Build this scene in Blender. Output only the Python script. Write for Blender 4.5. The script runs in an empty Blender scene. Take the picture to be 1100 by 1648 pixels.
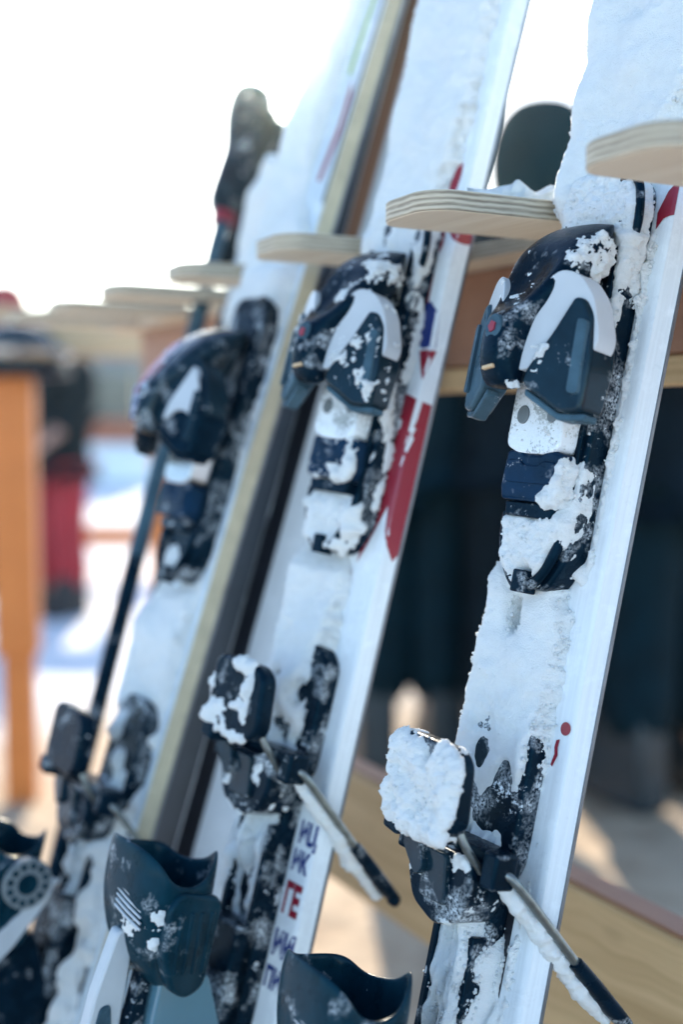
import bpy, bmesh, math, random
import numpy as np
from mathutils import Matrix, Vector

random.seed(4)
SC = bpy.context.scene
COL = SC.collection

# ------------------------------------------------------------------ camera
PITCH = 0.07863482
cam_d = bpy.data.cameras.new('camera')
cam_d.sensor_fit = 'VERTICAL'
cam_d.sensor_height = 36.0
cam_d.sensor_width = 24.0
cam_d.lens = 42.14
cam_d.clip_start = 0.02
cam_d.clip_end = 3000
cam_d.dof.use_dof = True
cam_d.dof.focus_distance = 0.69
cam_d.dof.aperture_fstop = 2.5
cam_o = bpy.data.objects.new('camera', cam_d)
cam_o.location = (0, 0, 0.95)
cam_o.rotation_euler = (math.pi / 2 - PITCH, 0, 0)
COL.objects.link(cam_o)
SC.camera = cam_o

# ------------------------------------------------------------------ sky and sun
SUN_EL = math.radians(18.5)
SUN_AZ = math.radians(-2.6)          # measured from +Y towards +X
world = bpy.data.worlds.new('World')
SC.world = world
world.use_nodes = True
wn = world.node_tree
bg = wn.nodes['Background']
sky = wn.nodes.new('ShaderNodeTexSky')
sky.sky_type = 'NISHITA'
sky.sun_disc = False
sky.sun_elevation = SUN_EL
sky.sun_rotation = SUN_AZ
sky.altitude = 1500
sky.air_density = 1.0
sky.dust_density = 1.3
sky.ozone_density = 1.4
wn.links.new(sky.outputs[0], bg.inputs[0])
bg.inputs[1].default_value = 0.13

sun_d = bpy.data.lights.new('sun', 'SUN')
sun_d.energy = 3.6
sun_d.angle = math.radians(0.53)
sun_d.color = (1.0, 0.86, 0.68)
sun_o = bpy.data.objects.new('sun', sun_d)
sdir = Vector((math.sin(SUN_AZ) * math.cos(SUN_EL), math.cos(SUN_AZ) * math.cos(SUN_EL), math.sin(SUN_EL)))
sun_o.rotation_euler = sdir.to_track_quat('Z', 'Y').to_euler()
sun_o.location = sdir * 30
COL.objects.link(sun_o)

vs = SC.view_settings
vs.view_transform = 'Standard'
vs.look = 'None'
vs.gamma = 1.0
vs.exposure = 1.82
vs.use_curve_mapping = False
SC.cycles.max_bounces = 8
SC.cycles.diffuse_bounces = 4
SC.cycles.glossy_bounces = 3
SC.cycles.transmission_bounces = 6
SC.cycles.volume_bounces = 0
SC.cycles.sample_clamp_indirect = 6.0
SC.cycles.use_denoising = True

# ------------------------------------------------------------------ numpy noise
def _hash(ix, iy, iz, seed):
    n = (ix * 374761393 + iy * 668265263 + iz * 2147483647 + seed * 974634777) & 0xffffffff
    n = ((n ^ (n >> 13)) * 1274126177) & 0xffffffff
    n = ((n ^ (n >> 16)) * 2246822519) & 0xffffffff
    return ((n ^ (n >> 15)) & 0xffffff) / float(0xffffff)

def vnoise(P, seed=0):
    P = np.asarray(P, dtype=np.float64)
    I = np.floor(P).astype(np.int64)
    Fr = P - I
    Fr = Fr * Fr * (3 - 2 * Fr)
    x, y, z = I[..., 0], I[..., 1], I[..., 2]
    fx, fy, fz = Fr[..., 0], Fr[..., 1], Fr[..., 2]
    def h(a, b, c): return _hash(x + a, y + b, z + c, seed)
    c00 = h(0, 0, 0) * (1 - fx) + h(1, 0, 0) * fx
    c10 = h(0, 1, 0) * (1 - fx) + h(1, 1, 0) * fx
    c01 = h(0, 0, 1) * (1 - fx) + h(1, 0, 1) * fx
    c11 = h(0, 1, 1) * (1 - fx) + h(1, 1, 1) * fx
    c0 = c00 * (1 - fy) + c10 * fy
    c1 = c01 * (1 - fy) + c11 * fy
    return (c0 * (1 - fz) + c1 * fz) * 2 - 1

def fbm(P, scale, octv=3, seed=0, gain=0.5):
    P = np.asarray(P, dtype=np.float64) / scale
    a, out, tot = 1.0, 0.0, 0.0
    for o in range(octv):
        out = out + a * vnoise(P * (2.03 ** o) + 17.3 * o, seed + o * 7)
        tot += a
        a *= gain
    return out / tot

def sstep(a, b, x):
    t = np.clip((x - a) / (b - a), 0, 1)
    return t * t * (3 - 2 * t)

# ------------------------------------------------------------------ materials
MATS = {}
def nmat(name):
    m = bpy.data.materials.new(name)
    m.use_nodes = True
    MATS[name] = m
    nt = m.node_tree
    return m, nt, nt.nodes['Principled BSDF']

def rgba(c): return (c[0], c[1], c[2], 1.0)

def coord(nt, scale=(1, 1, 1)):
    tc = nt.nodes.new('ShaderNodeTexCoord')
    mp = nt.nodes.new('ShaderNodeMapping')
    mp.inputs['Scale'].default_value = scale
    nt.links.new(tc.outputs['Object'], mp.inputs[0])
    return mp.outputs[0]

def noise(nt, vec, scale, detail=3, rough=0.55):
    n = nt.nodes.new('ShaderNodeTexNoise')
    n.inputs['Scale'].default_value = scale
    n.inputs['Detail'].default_value = detail
    n.inputs['Roughness'].default_value = rough
    nt.links.new(vec, n.inputs['Vector'])
    return n.outputs[0]

def ramp(nt, fac, stops):
    r = nt.nodes.new('ShaderNodeValToRGB')
    els = r.color_ramp.elements
    while len(els) < len(stops): els.new(0.5)
    for e, (p, c) in zip(els, stops):
        e.position = p
        e.color = rgba(c) if isinstance(c, tuple) else (c, c, c, 1)
    nt.links.new(fac, r.inputs[0])
    return r.outputs[0]

def mixc(nt, fac, a, b):
    n = nt.nodes.new('ShaderNodeMix')
    n.data_type = 'RGBA'
    if hasattr(fac, 'links'): nt.links.new(fac, n.inputs[0])
    else: n.inputs[0].default_value = fac
    for s, v in ((n.inputs[6], a), (n.inputs[7], b)):
        if isinstance(v, tuple): s.default_value = rgba(v)
        else: nt.links.new(v, s)
    return n.outputs[2]

def bump(nt, bs, hgt, strength, dist):
    b = nt.nodes.new('ShaderNodeBump')
    b.inputs['Strength'].default_value = strength
    b.inputs['Distance'].default_value = dist
    nt.links.new(hgt, b.inputs['Height'])
    nt.links.new(b.outputs[0], bs.inputs['Normal'])

def simple(name, col, rough=0.5, spec=0.5, metal=0.0, coat=0.0, var=0.0, vscale=40):
    m, nt, bs = nmat(name)
    bs.inputs['Base Color'].default_value = rgba(col)
    bs.inputs['Roughness'].default_value = rough
    bs.inputs['Specular IOR Level'].default_value = spec
    bs.inputs['Metallic'].default_value = metal
    bs.inputs['Coat Weight'].default_value = coat
    bs.inputs['Coat Roughness'].default_value = 0.12
    if var:
        n = noise(nt, coord(nt), vscale, 4)
        lo = tuple(c * (1 - var) for c in col)
        hi = tuple(min(1, c * (1 + var)) for c in col)
        nt.links.new(ramp(nt, n, [(0.3, lo), (0.7, hi)]), bs.inputs['Base Color'])
    return m

def m_snow(name, col=(0.88, 0.92, 0.905), grain=1100, bs_amt=0.9, dist=0.0011, sss=0.0):
    m, nt, bs = nmat(name)
    v = coord(nt)
    bs.inputs['Roughness'].default_value = 0.75
    bs.inputs['Specular IOR Level'].default_value = 0.25
    n1 = noise(nt, v, grain * 0.12, 4)
    nt.links.new(ramp(nt, n1, [(0.25, tuple(c * 0.94 for c in col)), (0.65, col)]), bs.inputs['Base Color'])
    if sss:
        bs.inputs['Subsurface Weight'].default_value = sss
        bs.inputs['Subsurface Radius'].default_value = (1.0, 0.9, 0.8)
        bs.inputs['Subsurface Scale'].default_value = 0.004
    n2 = noise(nt, v, grain, 3, 0.7)
    bump(nt, bs, n2, bs_amt, dist)
    return m
m_snow('snow', sss=0.22, bs_amt=1.0, dist=0.0016)
m_snow('snow_far', grain=6, bs_amt=0.5, dist=0.05)

def m_black(name, col=(0.002, 0.009, 0.018), rough=0.24, frost=0.0, fs=260, coat=0.0, dust=0.0):
    m, nt, bs = nmat(name)
    v = coord(nt)
    bs.inputs['Specular IOR Level'].default_value = 0.10
    bs.inputs['Specular Tint'].default_value = (0.25, 0.72, 1.0, 1.0)
    bs.inputs['Coat Weight'].default_value = coat
    bs.inputs['Coat Roughness'].default_value = 0.08
    n = noise(nt, v, 60, 4)
    nt.links.new(ramp(nt, n, [(0.3, rough * 0.6), (0.75, min(1, rough * 1.7))]), bs.inputs['Roughness'])
    base = ramp(nt, n, [(0.3, tuple(c * 0.75 for c in col)), (0.7, tuple(c * 1.4 for c in col))])
    nf = noise(nt, v, fs, 5, 0.75)
    nb = noise(nt, v, 38, 3, 0.6)
    mul = nt.nodes.new('ShaderNodeMath'); mul.operation = 'MULTIPLY_ADD'
    nt.links.new(nb, mul.inputs[0]); mul.inputs[1].default_value = 0.9
    nt.links.new(nf, mul.inputs[2])
    th = 1.32 - frost
    fr = ramp(nt, mul.outputs[0], [(min(.99, max(0, (th - 0.08) / 1.0)) if th < 1 else 0.97, 0.0), (1.0, 1.0)])
    sub = nt.nodes.new('ShaderNodeMapRange')
    sub.inputs[1].default_value = th - 0.10
    sub.inputs[2].default_value = th
    nt.links.new(mul.outputs[0], sub.inputs[0])
    pw = noise(nt, coord(nt), 46, 3, 0.6)
    gr = noise(nt, coord(nt), 620, 2, 0.6)
    a1 = nt.nodes.new('ShaderNodeMapRange'); a1.inputs[1].default_value = 0.62 - dust * 0.25; a1.inputs[2].default_value = 0.80 - dust * 0.2
    nt.links.new(pw, a1.inputs[0])
    a2 = nt.nodes.new('ShaderNodeMapRange'); a2.inputs[1].default_value = 0.36; a2.inputs[2].default_value = 0.66
    nt.links.new(gr, a2.inputs[0])
    a3 = nt.nodes.new('ShaderNodeMath'); a3.operation = 'MULTIPLY'
    nt.links.new(a1.outputs[0], a3.inputs[0]); nt.links.new(a2.outputs[0], a3.inputs[1])
    a4 = nt.nodes.new('ShaderNodeMath'); a4.operation = 'MAXIMUM'
    a5 = nt.nodes.new('ShaderNodeMath'); a5.operation = 'MULTIPLY'; a5.inputs[1].default_value = 1.0 if dust > 0 else 0.0
    nt.links.new(a3.outputs[0], a5.inputs[0])
    nt.links.new(sub.outputs[0], a4.inputs[0]); nt.links.new(a5.outputs[0], a4.inputs[1])
    nt.links.new(mixc(nt, a4.outputs[0], base, (0.78, 0.85, 0.88)), bs.inputs['Base Color'])
    bump(nt, bs, mul.outputs[0], 0.35, 0.0006)
    return m
m_black('black_plastic', frost=0.06, dust=0.15)
m_black('black_frosted', frost=0.10, dust=0.52)
m_black('black_gloss', (0.005, 0.018, 0.028), 0.16, 0.06, 300, coat=0.3, dust=0.12)
m_black('slate_gloss', (0.003, 0.024, 0.038), 0.3, 0.0, 300, coat=0.1, dust=0.10)
m_black('grey_plastic', (0.05, 0.095, 0.125), 0.3, 0.06, 300)
m_black('navy_plastic', (0.006, 0.022, 0.050), 0.4, 0.0, 300, dust=0.15)
simple('white_plastic', (0.50, 0.54, 0.56), 0.35, var=0.05)
m_black('white_frosted', (0.34, 0.38, 0.38), 0.5, 0.36, 420)
simple('steel', (0.45, 0.47, 0.48), 0.3, metal=1.0, var=0.15, vscale=200)
simple('wire_steel', (0.20, 0.23, 0.23), 0.35, metal=0.9, var=0.3, vscale=150)
simple('edge_steel', (0.18, 0.20, 0.22), 0.45, metal=0.6, var=0.2)
def m_sheet(name, col):
    m, nt, bs = nmat(name)
    st = noise(nt, coord(nt, (420, 9, 420)), 1.0, 4, 0.7)
    pt = noise(nt, coord(nt), 55, 5, 0.7)
    c = mixc(nt, ramp(nt, st, [(0.40, 0.0), (0.72, 0.55)]), col, tuple(x * 0.80 for x in col))
    c = mixc(nt, ramp(nt, pt, [(0.52, 0.0), (0.70, 0.8)]), c, (0.82, 0.88, 0.90))
    nt.links.new(c, bs.inputs['Base Color'])
    nt.links.new(ramp(nt, pt, [(0.35, 0.22), (0.65, 0.7)]), bs.inputs['Roughness'])
    bump(nt, bs, pt, 0.25, 0.0008)
m_sheet('topsheet', (0.72, 0.78, 0.80))
m_sheet('topsheet_blue', (0.56, 0.65, 0.70))
simple('sheet_grey', (0.035, 0.040, 0.048), 0.4, spec=0.2, var=0.3, vscale=20)
simple('ski_base', (0.010, 0.013, 0.020), 0.45, var=0.2)
simple('sidewall_beige', (0.48, 0.42, 0.28), 0.6, var=0.15, vscale=60)
simple('print_red', (0.26, 0.008, 0.025), 0.35, coat=0.2)
simple('print_blue', (0.010, 0.030, 0.17), 0.35, coat=0.2)
simple('print_green', (0.25, 0.42, 0.08), 0.4)
simple('clear_teal', (0.10, 0.22, 0.28), 0.12, coat=0.6)
simple('sole_rubber', (0.02, 0.02, 0.022), 0.7)
simple('skin', (0.45, 0.26, 0.19), 0.5)
simple('cloth_black', (0.003, 0.009, 0.014), 0.75, spec=0.1, var=0.3, vscale=12)
simple('cloth_navy', (0.001, 0.014, 0.022), 0.7, spec=0.12, var=0.3, vscale=12)
simple('cloth_hood', (0.001, 0.020, 0.028), 0.8, spec=0.05, var=0.3, vscale=12)
simple('cloth_red', (0.34, 0.012, 0.022), 0.7, var=0.15, vscale=12)
simple('cloth_grey', (0.22, 0.19, 0.22), 0.8, var=0.2, vscale=12)
simple('boot_pale', (0.018, 0.032, 0.042), 0.4, var=0.2, vscale=15)
simple('visor', (0.55, 0.50, 0.42), 0.1, metal=0.8)
simple('dial_grey', (0.16, 0.19, 0.20), 0.4)
simple('hut_grey', (0.16, 0.18, 0.20), 0.7, var=0.15, vscale=2)
simple('hut_glass', (0.03, 0.05, 0.07), 0.1)

def m_wood(name, a, b, grain=(6, 60, 60), rough=0.6):
    m, nt, bs = nmat(name)
    v = coord(nt, grain)
    n = noise(nt, v, 1.0, 5, 0.6)
    v2 = coord(nt, (1.6, 5, 5))
    n2 = noise(nt, v2, 3.0, 2)
    c = mixc(nt, n2, ramp(nt, n, [(0.3, a), (0.7, b)]), tuple((x * 0.72 + y * 0.1) for x, y in zip(a, b)))
    nt.links.new(c, bs.inputs['Base Color'])
    bs.inputs['Roughness'].default_value = rough
    bump(nt, bs, n, 0.3, 0.002)
    return m
m_wood('wood_pale', (0.58, 0.40, 0.22), (0.76, 0.57, 0.35))
m_wood('wood_red', (0.33, 0.16, 0.09), (0.44, 0.23, 0.14), grain=(60, 6, 60))
m_wood('wood_orange', (0.66, 0.19, 0.035), (0.82, 0.27, 0.06), grain=(40, 40, 3))

def m_beam():
    m, nt, bs = nmat('beam_wood')
    tc = nt.nodes.new('ShaderNodeTexCoord')
    wob = nt.nodes.new('ShaderNodeTexNoise'); wob.inputs['Scale'].default_value = 7.0
    nt.links.new(tc.outputs['Object'], wob.inputs['Vector'])
    ad = nt.nodes.new('ShaderNodeVectorMath'); ad.operation = 'MULTIPLY_ADD'
    nt.links.new(wob.outputs[1], ad.inputs[0]); ad.inputs[1].default_value = (0, 0, 0.05)
    nt.links.new(tc.outputs['Object'], ad.inputs[2])
    mp = nt.nodes.new('ShaderNodeMapping'); mp.inputs['Scale'].default_value = (40, 3, 110)
    nt.links.new(ad.outputs[0], mp.inputs[0])
    g = noise(nt, mp.outputs[0], 1.0, 4, 0.6)
    c = ramp(nt, g, [(0.3, (0.52, 0.34, 0.16)), (0.7, (0.74, 0.52, 0.27))])
    sx = nt.nodes.new('ShaderNodeMapping'); sx.inputs['Scale'].default_value = (0.0, 5.0, 9.0)
    nt.links.new(tc.outputs['Object'], sx.inputs[0])
    vo = nt.nodes.new('ShaderNodeTexVoronoi'); vo.inputs['Scale'].default_value = 0.8
    nt.links.new(sx.outputs[0], vo.inputs['Vector'])
    k = ramp(nt, vo.outputs['Distance'], [(0.03, 0.85), (0.11, 0.0)])
    nt.links.new(mixc(nt, k, c, (0.20, 0.11, 0.05)), bs.inputs['Base Color'])
    bs.inputs['Roughness'].default_value = 0.6
m_beam()

def m_ply():
    m, nt, bs = nmat('plywood')
    tc = nt.nodes.new('ShaderNodeTexCoord')
    sx = nt.nodes.new('ShaderNodeSeparateXYZ')
    nt.links.new(tc.outputs['Object'], sx.inputs[0])
    nz = nt.nodes.new('ShaderNodeTexNoise'); nz.inputs['Scale'].default_value = 60
    nt.links.new(tc.outputs['Object'], nz.inputs['Vector'])
    ma = nt.nodes.new('ShaderNodeMath'); ma.operation = 'MULTIPLY_ADD'
    nt.links.new(nz.outputs[0], ma.inputs[0]); ma.inputs[1].default_value = 0.0020
    nt.links.new(sx.outputs[2], ma.inputs[2])
    mu = nt.nodes.new('ShaderNodeMath'); mu.operation = 'MULTIPLY'
    nt.links.new(ma.outputs[0], mu.inputs[0]); mu.inputs[1].default_value = 2 * math.pi / 0.0034
    si = nt.nodes.new('ShaderNodeMath'); si.operation = 'SINE'
    nt.links.new(mu.outputs[0], si.inputs[0])
    fine = noise(nt, coord(nt, (60, 60, 900)), 1.0, 3)
    av = nt.nodes.new('ShaderNodeMath'); av.operation = 'MULTIPLY_ADD'
    nt.links.new(si.outputs[0], av.inputs[0]); av.inputs[1].default_value = 0.30
    nt.links.new(fine, av.inputs[2])
    edge = ramp(nt, av.outputs[0], [(0.12, (0.24, 0.19, 0.13)), (0.42, (0.38, 0.32, 0.23)), (0.75, (0.56, 0.48, 0.35))])
    grain = noise(nt, coord(nt, (180, 9, 60)), 1.0, 5, 0.6)
    face = ramp(nt, grain, [(0.3, (0.74, 0.62, 0.45)), (0.7, (0.86, 0.76, 0.59))])
    geo = nt.nodes.new('ShaderNodeNewGeometry')
    sn = nt.nodes.new('ShaderNodeSeparateXYZ'); nt.links.new(geo.outputs['True Normal'], sn.inputs[0])
    ab = nt.nodes.new('ShaderNodeMath'); ab.operation = 'ABSOLUTE'; nt.links.new(sn.outputs[2], ab.inputs[0])
    gt = nt.nodes.new('ShaderNodeMath'); gt.operation = 'GREATER_THAN'; nt.links.new(ab.outputs[0], gt.inputs[0]); gt.inputs[1].default_value = 0.75
    nt.links.new(mixc(nt, gt.outputs[0], edge, face), bs.inputs['Base Color'])
    bs.inputs['Roughness'].default_value = 0.65
    bump(nt, bs, av.outputs[0], 0.4, 0.0008)
m_ply()

def m_sticker():
    m, nt, bs = nmat('sticker_pattern')
    n = noise(nt, coord(nt), 42, 2)
    c = ramp(nt, n, [(0.40, (0.02, 0.05, 0.16)), (0.44, (0.42, 0.44, 0.54)), (0.52, (0.42, 0.44, 0.54)), (0.55, (0.36, 0.04, 0.07))])
    nt.links.new(c, bs.inputs['Base Color'])
    bs.inputs['Roughness'].default_value = 0.3
m_sticker()

def m_ground():
    m, nt, bs = nmat('ground_snow')
    tc = nt.nodes.new('ShaderNodeTexCoord')
    n1 = noise(nt, tc.outputs['Object'], 0.9, 5)
    n2 = noise(nt, tc.outputs['Object'], 9, 4)
    base = ramp(nt, n2, [(0.3, (0.74, 0.75, 0.78)), (0.7, (0.86, 0.87, 0.88))])
    dirt = ramp(nt, n2, [(0.3, (0.36, 0.26, 0.17)), (0.7, (0.58, 0.45, 0.31))])
    # trodden, muddy ground behind the rack, dark colour spread forward to cut bounce light
    sx = nt.nodes.new('ShaderNodeVectorMath'); sx.operation = 'DISTANCE'
    nt.links.new(tc.outputs['Object'], sx.inputs[0]); sx.inputs[1].default_value = (0.8, 1.9, 0)
    mr = nt.nodes.new('ShaderNodeMath'); mr.operation = 'MULTIPLY_ADD'
    nt.links.new(n1, mr.inputs[0]); mr.inputs[1].default_value = 1.6; nt.links.new(sx.outputs['Value'], mr.inputs[2])
    f = nt.nodes.new('ShaderNodeMapRange'); f.inputs[1].default_value = 2.9; f.inputs[2].default_value = 3.7
    f.inputs[3].default_value = 1.0; f.inputs[4].default_value = 0.0
    nt.links.new(mr.outputs[0], f.inputs[0])
    nt.links.new(mixc(nt, f.outputs[0], base, dirt), bs.inputs['Base Color'])
    bs.inputs['Roughness'].default_value = 0.85
    bs.inputs['Specular IOR Level'].default_value = 0.2
    bump(nt, bs, n2, 0.7, 0.03)
m_ground()

def m_hill():
    m, nt, bs = nmat('hill_forest')
    tc = nt.nodes.new('ShaderNodeTexCoord')
    n = noise(nt, tc.outputs['Object'], 0.22, 5, 0.65)
    c = ramp(nt, n, [(0.42, (0.10, 0.13, 0.14)), (0.56, (0.78, 0.80, 0.84))])
    nt.links.new(c, bs.inputs['Base Color'])
    bs.inputs['Roughness'].default_value = 0.9
m_hill()

# ------------------------------------------------------------------ object helpers
def tag(o, label=None, cat=None, group=None, kind=None):
    if label: o['label'] = label
    if cat: o['category'] = cat
    if group: o['group'] = group
    if kind: o['kind'] = kind
    return o

def empty(name, loc=(0, 0, 0), rot=None):
    o = bpy.data.objects.new(name, None)
    o.empty_display_size = 0.05
    COL.objects.link(o)
    o.location = loc
    if rot is not None: o.rotation_euler = rot
    return o

def mesh_obj(name, verts, faces, mat, parent=None, smooth=True, bevel=0, bseg=2, sub=0, ang=35):
    me = bpy.data.meshes.new(name)
    me.from_pydata([tuple(v) for v in verts], [], [tuple(f) for f in faces])
    me.validate()
    bm = bmesh.new(); bm.from_mesh(me)
    bmesh.ops.recalc_face_normals(bm, faces=bm.faces)
    bm.to_mesh(me); bm.free()
    me.materials.append(MATS[mat])
    o = bpy.data.objects.new(name, me)
    COL.objects.link(o)
    if parent is not None: o.parent = parent
    if bevel:
        b = o.modifiers.new('bevel', 'BEVEL'); b.width = bevel; b.segments = bseg
        b.limit_method = 'ANGLE'; b.angle_limit = math.radians(25)
    if sub:
        s = o.modifiers.new('sub', 'SUBSURF'); s.levels = sub; s.render_levels = sub
    if smooth:
        if sub:
            me.shade_smooth()
        else:
            me.shade_smooth()
            try: me.set_sharp_from_angle(angle=math.radians(ang))
            except Exception: pass
    return o

def big_mesh(name, V, Q, mat, parent=None, smooth=True):
    me = bpy.data.meshes.new(name)
    V = np.asarray(V, dtype=np.float32); Q = np.asarray(Q, dtype=np.int32)
    me.vertices.add(len(V)); me.vertices.foreach_set('co', V.ravel())
    me.loops.add(Q.size); me.loops.foreach_set('vertex_index', Q.ravel())
    me.polygons.add(len(Q)); me.polygons.foreach_set('loop_start', np.arange(0, Q.size, Q.shape[1], dtype=np.int32))
    me.update(calc_edges=True); me.validate()
    if smooth: me.shade_smooth()
    me.materials.append(MATS[mat])
    o = bpy.data.objects.new(name, me)
    COL.objects.link(o)
    if parent is not None: o.parent = parent
    return o

def fn(x, *a): return x(*a) if callable(x) else x

def slab_geo(poly, top, bot, mp):
    """prism over a polygon (a,b) between heights bot and top; mp maps (a,b,h) to a point"""
    n = len(poly)
    V = [mp(a, b, fn(bot, a, b)) for a, b in poly] + [mp(a, b, fn(top, a, b)) for a, b in poly]
    Fc = [list(range(n))[::-1], list(range(n, 2 * n))] + [[i, (i + 1) % n, n + (i + 1) % n, n + i] for i in range(n)]
    return V, Fc

def loft_geo(rings, cap=True, closed=True):
    V = [p for r in rings for p in r]
    n = len(rings[0]); Fc = []
    for i in range(len(rings) - 1):
        for j in range(n if closed else n - 1):
            a, b = i * n + j, i * n + (j + 1) % n
            Fc.append([a, b, b + n, a + n])
    if cap:
        Fc.append(list(range(n))[::-1]); Fc.append(list(range((len(rings) - 1) * n, len(rings) * n)))
    return V, Fc

def tube_geo(path, rad, seg=10, flat=1.0):
    path = [Vector(p) for p in path]
    rings = []
    up = Vector((0.13, 0.31, 0.94))
    for i, p in enumerate(path):
        t = (path[min(i + 1, len(path) - 1)] - path[max(i - 1, 0)]).normalized()
        x = t.cross(up).normalized(); y = t.cross(x).normalized()
        r = rad[i] if isinstance(rad, (list, tuple)) else rad
        rings.append([p + x * (math.cos(2 * math.pi * j / seg) * r) + y * (math.sin(2 * math.pi * j / seg) * r * flat) for j in range(seg)])
    return loft_geo(rings)

def spline(pts, n=8):
    """Catmull-Rom through pts"""
    P = [Vector(p) for p in pts]; out = []
    for i in range(len(P) - 1):
        p0, p1, p2, p3 = P[max(i - 1, 0)], P[i], P[i + 1], P[min(i + 2, len(P) - 1)]
        for k in range(n):
            t = k / n
            out.append(0.5 * ((2 * p1) + (p2 - p0) * t + (2 * p0 - 5 * p1 + 4 * p2 - p3) * t * t + (3 * p1 - p0 - 3 * p2 + p3) * t ** 3))
    out.append(P[-1])
    return out

def roundpoly(poly, r, n=4):
    """round the corners of a 2D polygon"""
    out = []
    m = len(poly)
    for i in range(m):
        p = Vector(poly[i]); a = Vector(poly[i - 1]); b = Vector(poly[(i + 1) % m])
        da, db = (a - p), (b - p)
        rr = min(r, da.length * 0.45, db.length * 0.45)
        pa, pb = p + da.normalized() * rr, p + db.normalized() * rr
        for k in range(n + 1):
            t = k / n
            q = pa * (1 - t) ** 2 + p * 2 * t * (1 - t) + pb * t * t
            out.append((q.x, q.y))
    return out

DG = None
def eval_np(objs):
    """evaluated triangles of objects (parent-space coordinates) as one bmesh"""
    dg = bpy.context.evaluated_depsgraph_get()
    bm = bmesh.new()
    for o in objs:
        me = bpy.data.meshes.new_from_object(o.evaluated_get(dg))
        bm.from_mesh(me)
        bpy.data.meshes.remove(me)
    return bm

def snow_shell(objs, parent, tfn, voxel=1.1, name='snow_crust', inset=0.35, mat='snow', grain=0.35):
    """crust of snow lying on the given parts: thickness in mm from tfn(P[mm],N)"""
    bm = eval_np(objs)
    me = bpy.data.meshes.new('tmp'); bm.to_mesh(me); bm.free()
    to = bpy.data.objects.new('tmp', me); COL.objects.link(to)
    rm = to.modifiers.new('r', 'REMESH'); rm.mode = 'VOXEL'; rm.voxel_size = voxel / 1000
    dg = bpy.context.evaluated_depsgraph_get()
    ev = bpy.data.meshes.new_from_object(to.evaluated_get(dg))
    n = len(ev.vertices)
    V = np.empty(n * 3, dtype=np.float32); ev.vertices.foreach_get('co', V); V = V.reshape(-1, 3).astype(np.float64)
    N = np.empty(n * 3, dtype=np.float32); ev.vertices.foreach_get('normal', N); N = N.reshape(-1, 3).astype(np.float64)
    Q = np.array([list(p.vertices) if len(p.vertices) == 4 else list(p.vertices) + [p.vertices[0]] for p in ev.polygons], dtype=np.int64)
    bpy.data.objects.remove(to); bpy.data.meshes.remove(me); bpy.data.meshes.remove(ev)
    Pm = V * 1000.0
    t = tfn(Pm, N)
    t = t + (fbm(Pm, 6.5, 2, 93) * grain * 2.6 + fbm(Pm, 2.6, 2, 91) * grain * 2.0 + fbm(Pm, 1.3, 1, 55) * grain * 1.1) * np.clip(t, 0, 2) / 1.2
    t = np.where(t > 0, t, -inset)
    keep = (t[Q] > 0).any(axis=1)
    Q = Q[keep]
    used = np.unique(Q)
    remap = -np.ones(n, dtype=np.int64); remap[used] = np.arange(len(used))
    Vn = (Pm + N * t[:, None])[used] / 1000.0
    Q = remap[Q]
    if len(Q) == 0: return None
    return tag(big_mesh(name, Vn, Q, mat, parent), kind='stuff')

# ------------------------------------------------------------------ rack frame
AL = 0.5130072
RV = np.array([-math.sin(AL), math.cos(AL), 0.0])      # along the rack, away from the camera
NI = np.array([math.cos(AL), math.sin(AL), 0.0])       # from the finger tips into the rack
TIP0 = np.array([0.12192846, 0.61241511, 0.0])
SP = 0.18858363                                        # finger pitch
ZF = 1.08395
def rk(k, q, z): return Vector(TIP0 + RV * (k * SP) + NI * q + np.array([0, 0, z]))

# ------------------------------------------------------------------ ground and far setting
def build_ground():
    xs = np.concatenate([np.linspace(-148, -12, 24), np.linspace(-11, 11, 120), np.linspace(12, 148, 24)])
    ys = np.concatenate([np.linspace(-60, -2, 8), np.linspace(-1.8, 24, 150), np.linspace(25, 158, 30)])
    X, Y = np.meshgrid(xs, ys)
    P = np.stack([X, Y, np.zeros_like(X)], -1)
    Z = fbm(P, 1.1, 3, 3) * 0.035 + fbm(P, 0.35, 2, 8) * 0.012
    Z = np.where((np.abs(X) < 11.5) & (Y < 24.5), Z, 0) - 0.03
    V = np.stack([X, Y, Z], -1).reshape(-1, 3)
    nx = len(xs); i = np.arange(nx - 1)[None, :] + nx * np.arange(len(ys) - 1)[:, None]
    i = i.ravel()
    o = big_mesh('snow_ground', V, np.stack([i, i + 1, i + 1 + nx, i + nx], -1), 'ground_snow')
    tag(o, kind='structure')
build_ground()

def build_hills():
    a = np.radians(np.linspace(-80, 80, 260))
    rr = np.linspace(55, 135, 22)
    A, Rr = np.meshgrid(a, rr)
    X, Y = np.sin(A) * Rr, np.cos(A) * Rr
    P = np.stack([X, Y, np.zeros_like(X)], -1)
    ridge = 6.5 + 3.0 * fbm(P, 45, 4, 5)
    Z = sstep(54, 95, Rr) * ridge + fbm(P, 6, 3, 9) * 1.1 * sstep(58, 75, Rr) - 0.3
    V = np.stack([X, Y, Z], -1).reshape(-1, 3)
    nx = len(a); i = (np.arange(nx - 1)[None, :] + nx * np.arange(len(rr) - 1)[:, None]).ravel()
    o = big_mesh('hills', V, np.stack([i, i + 1, i + 1 + nx, i + nx], -1), 'hill_forest')
    tag(o, kind='structure')
build_hills()

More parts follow.
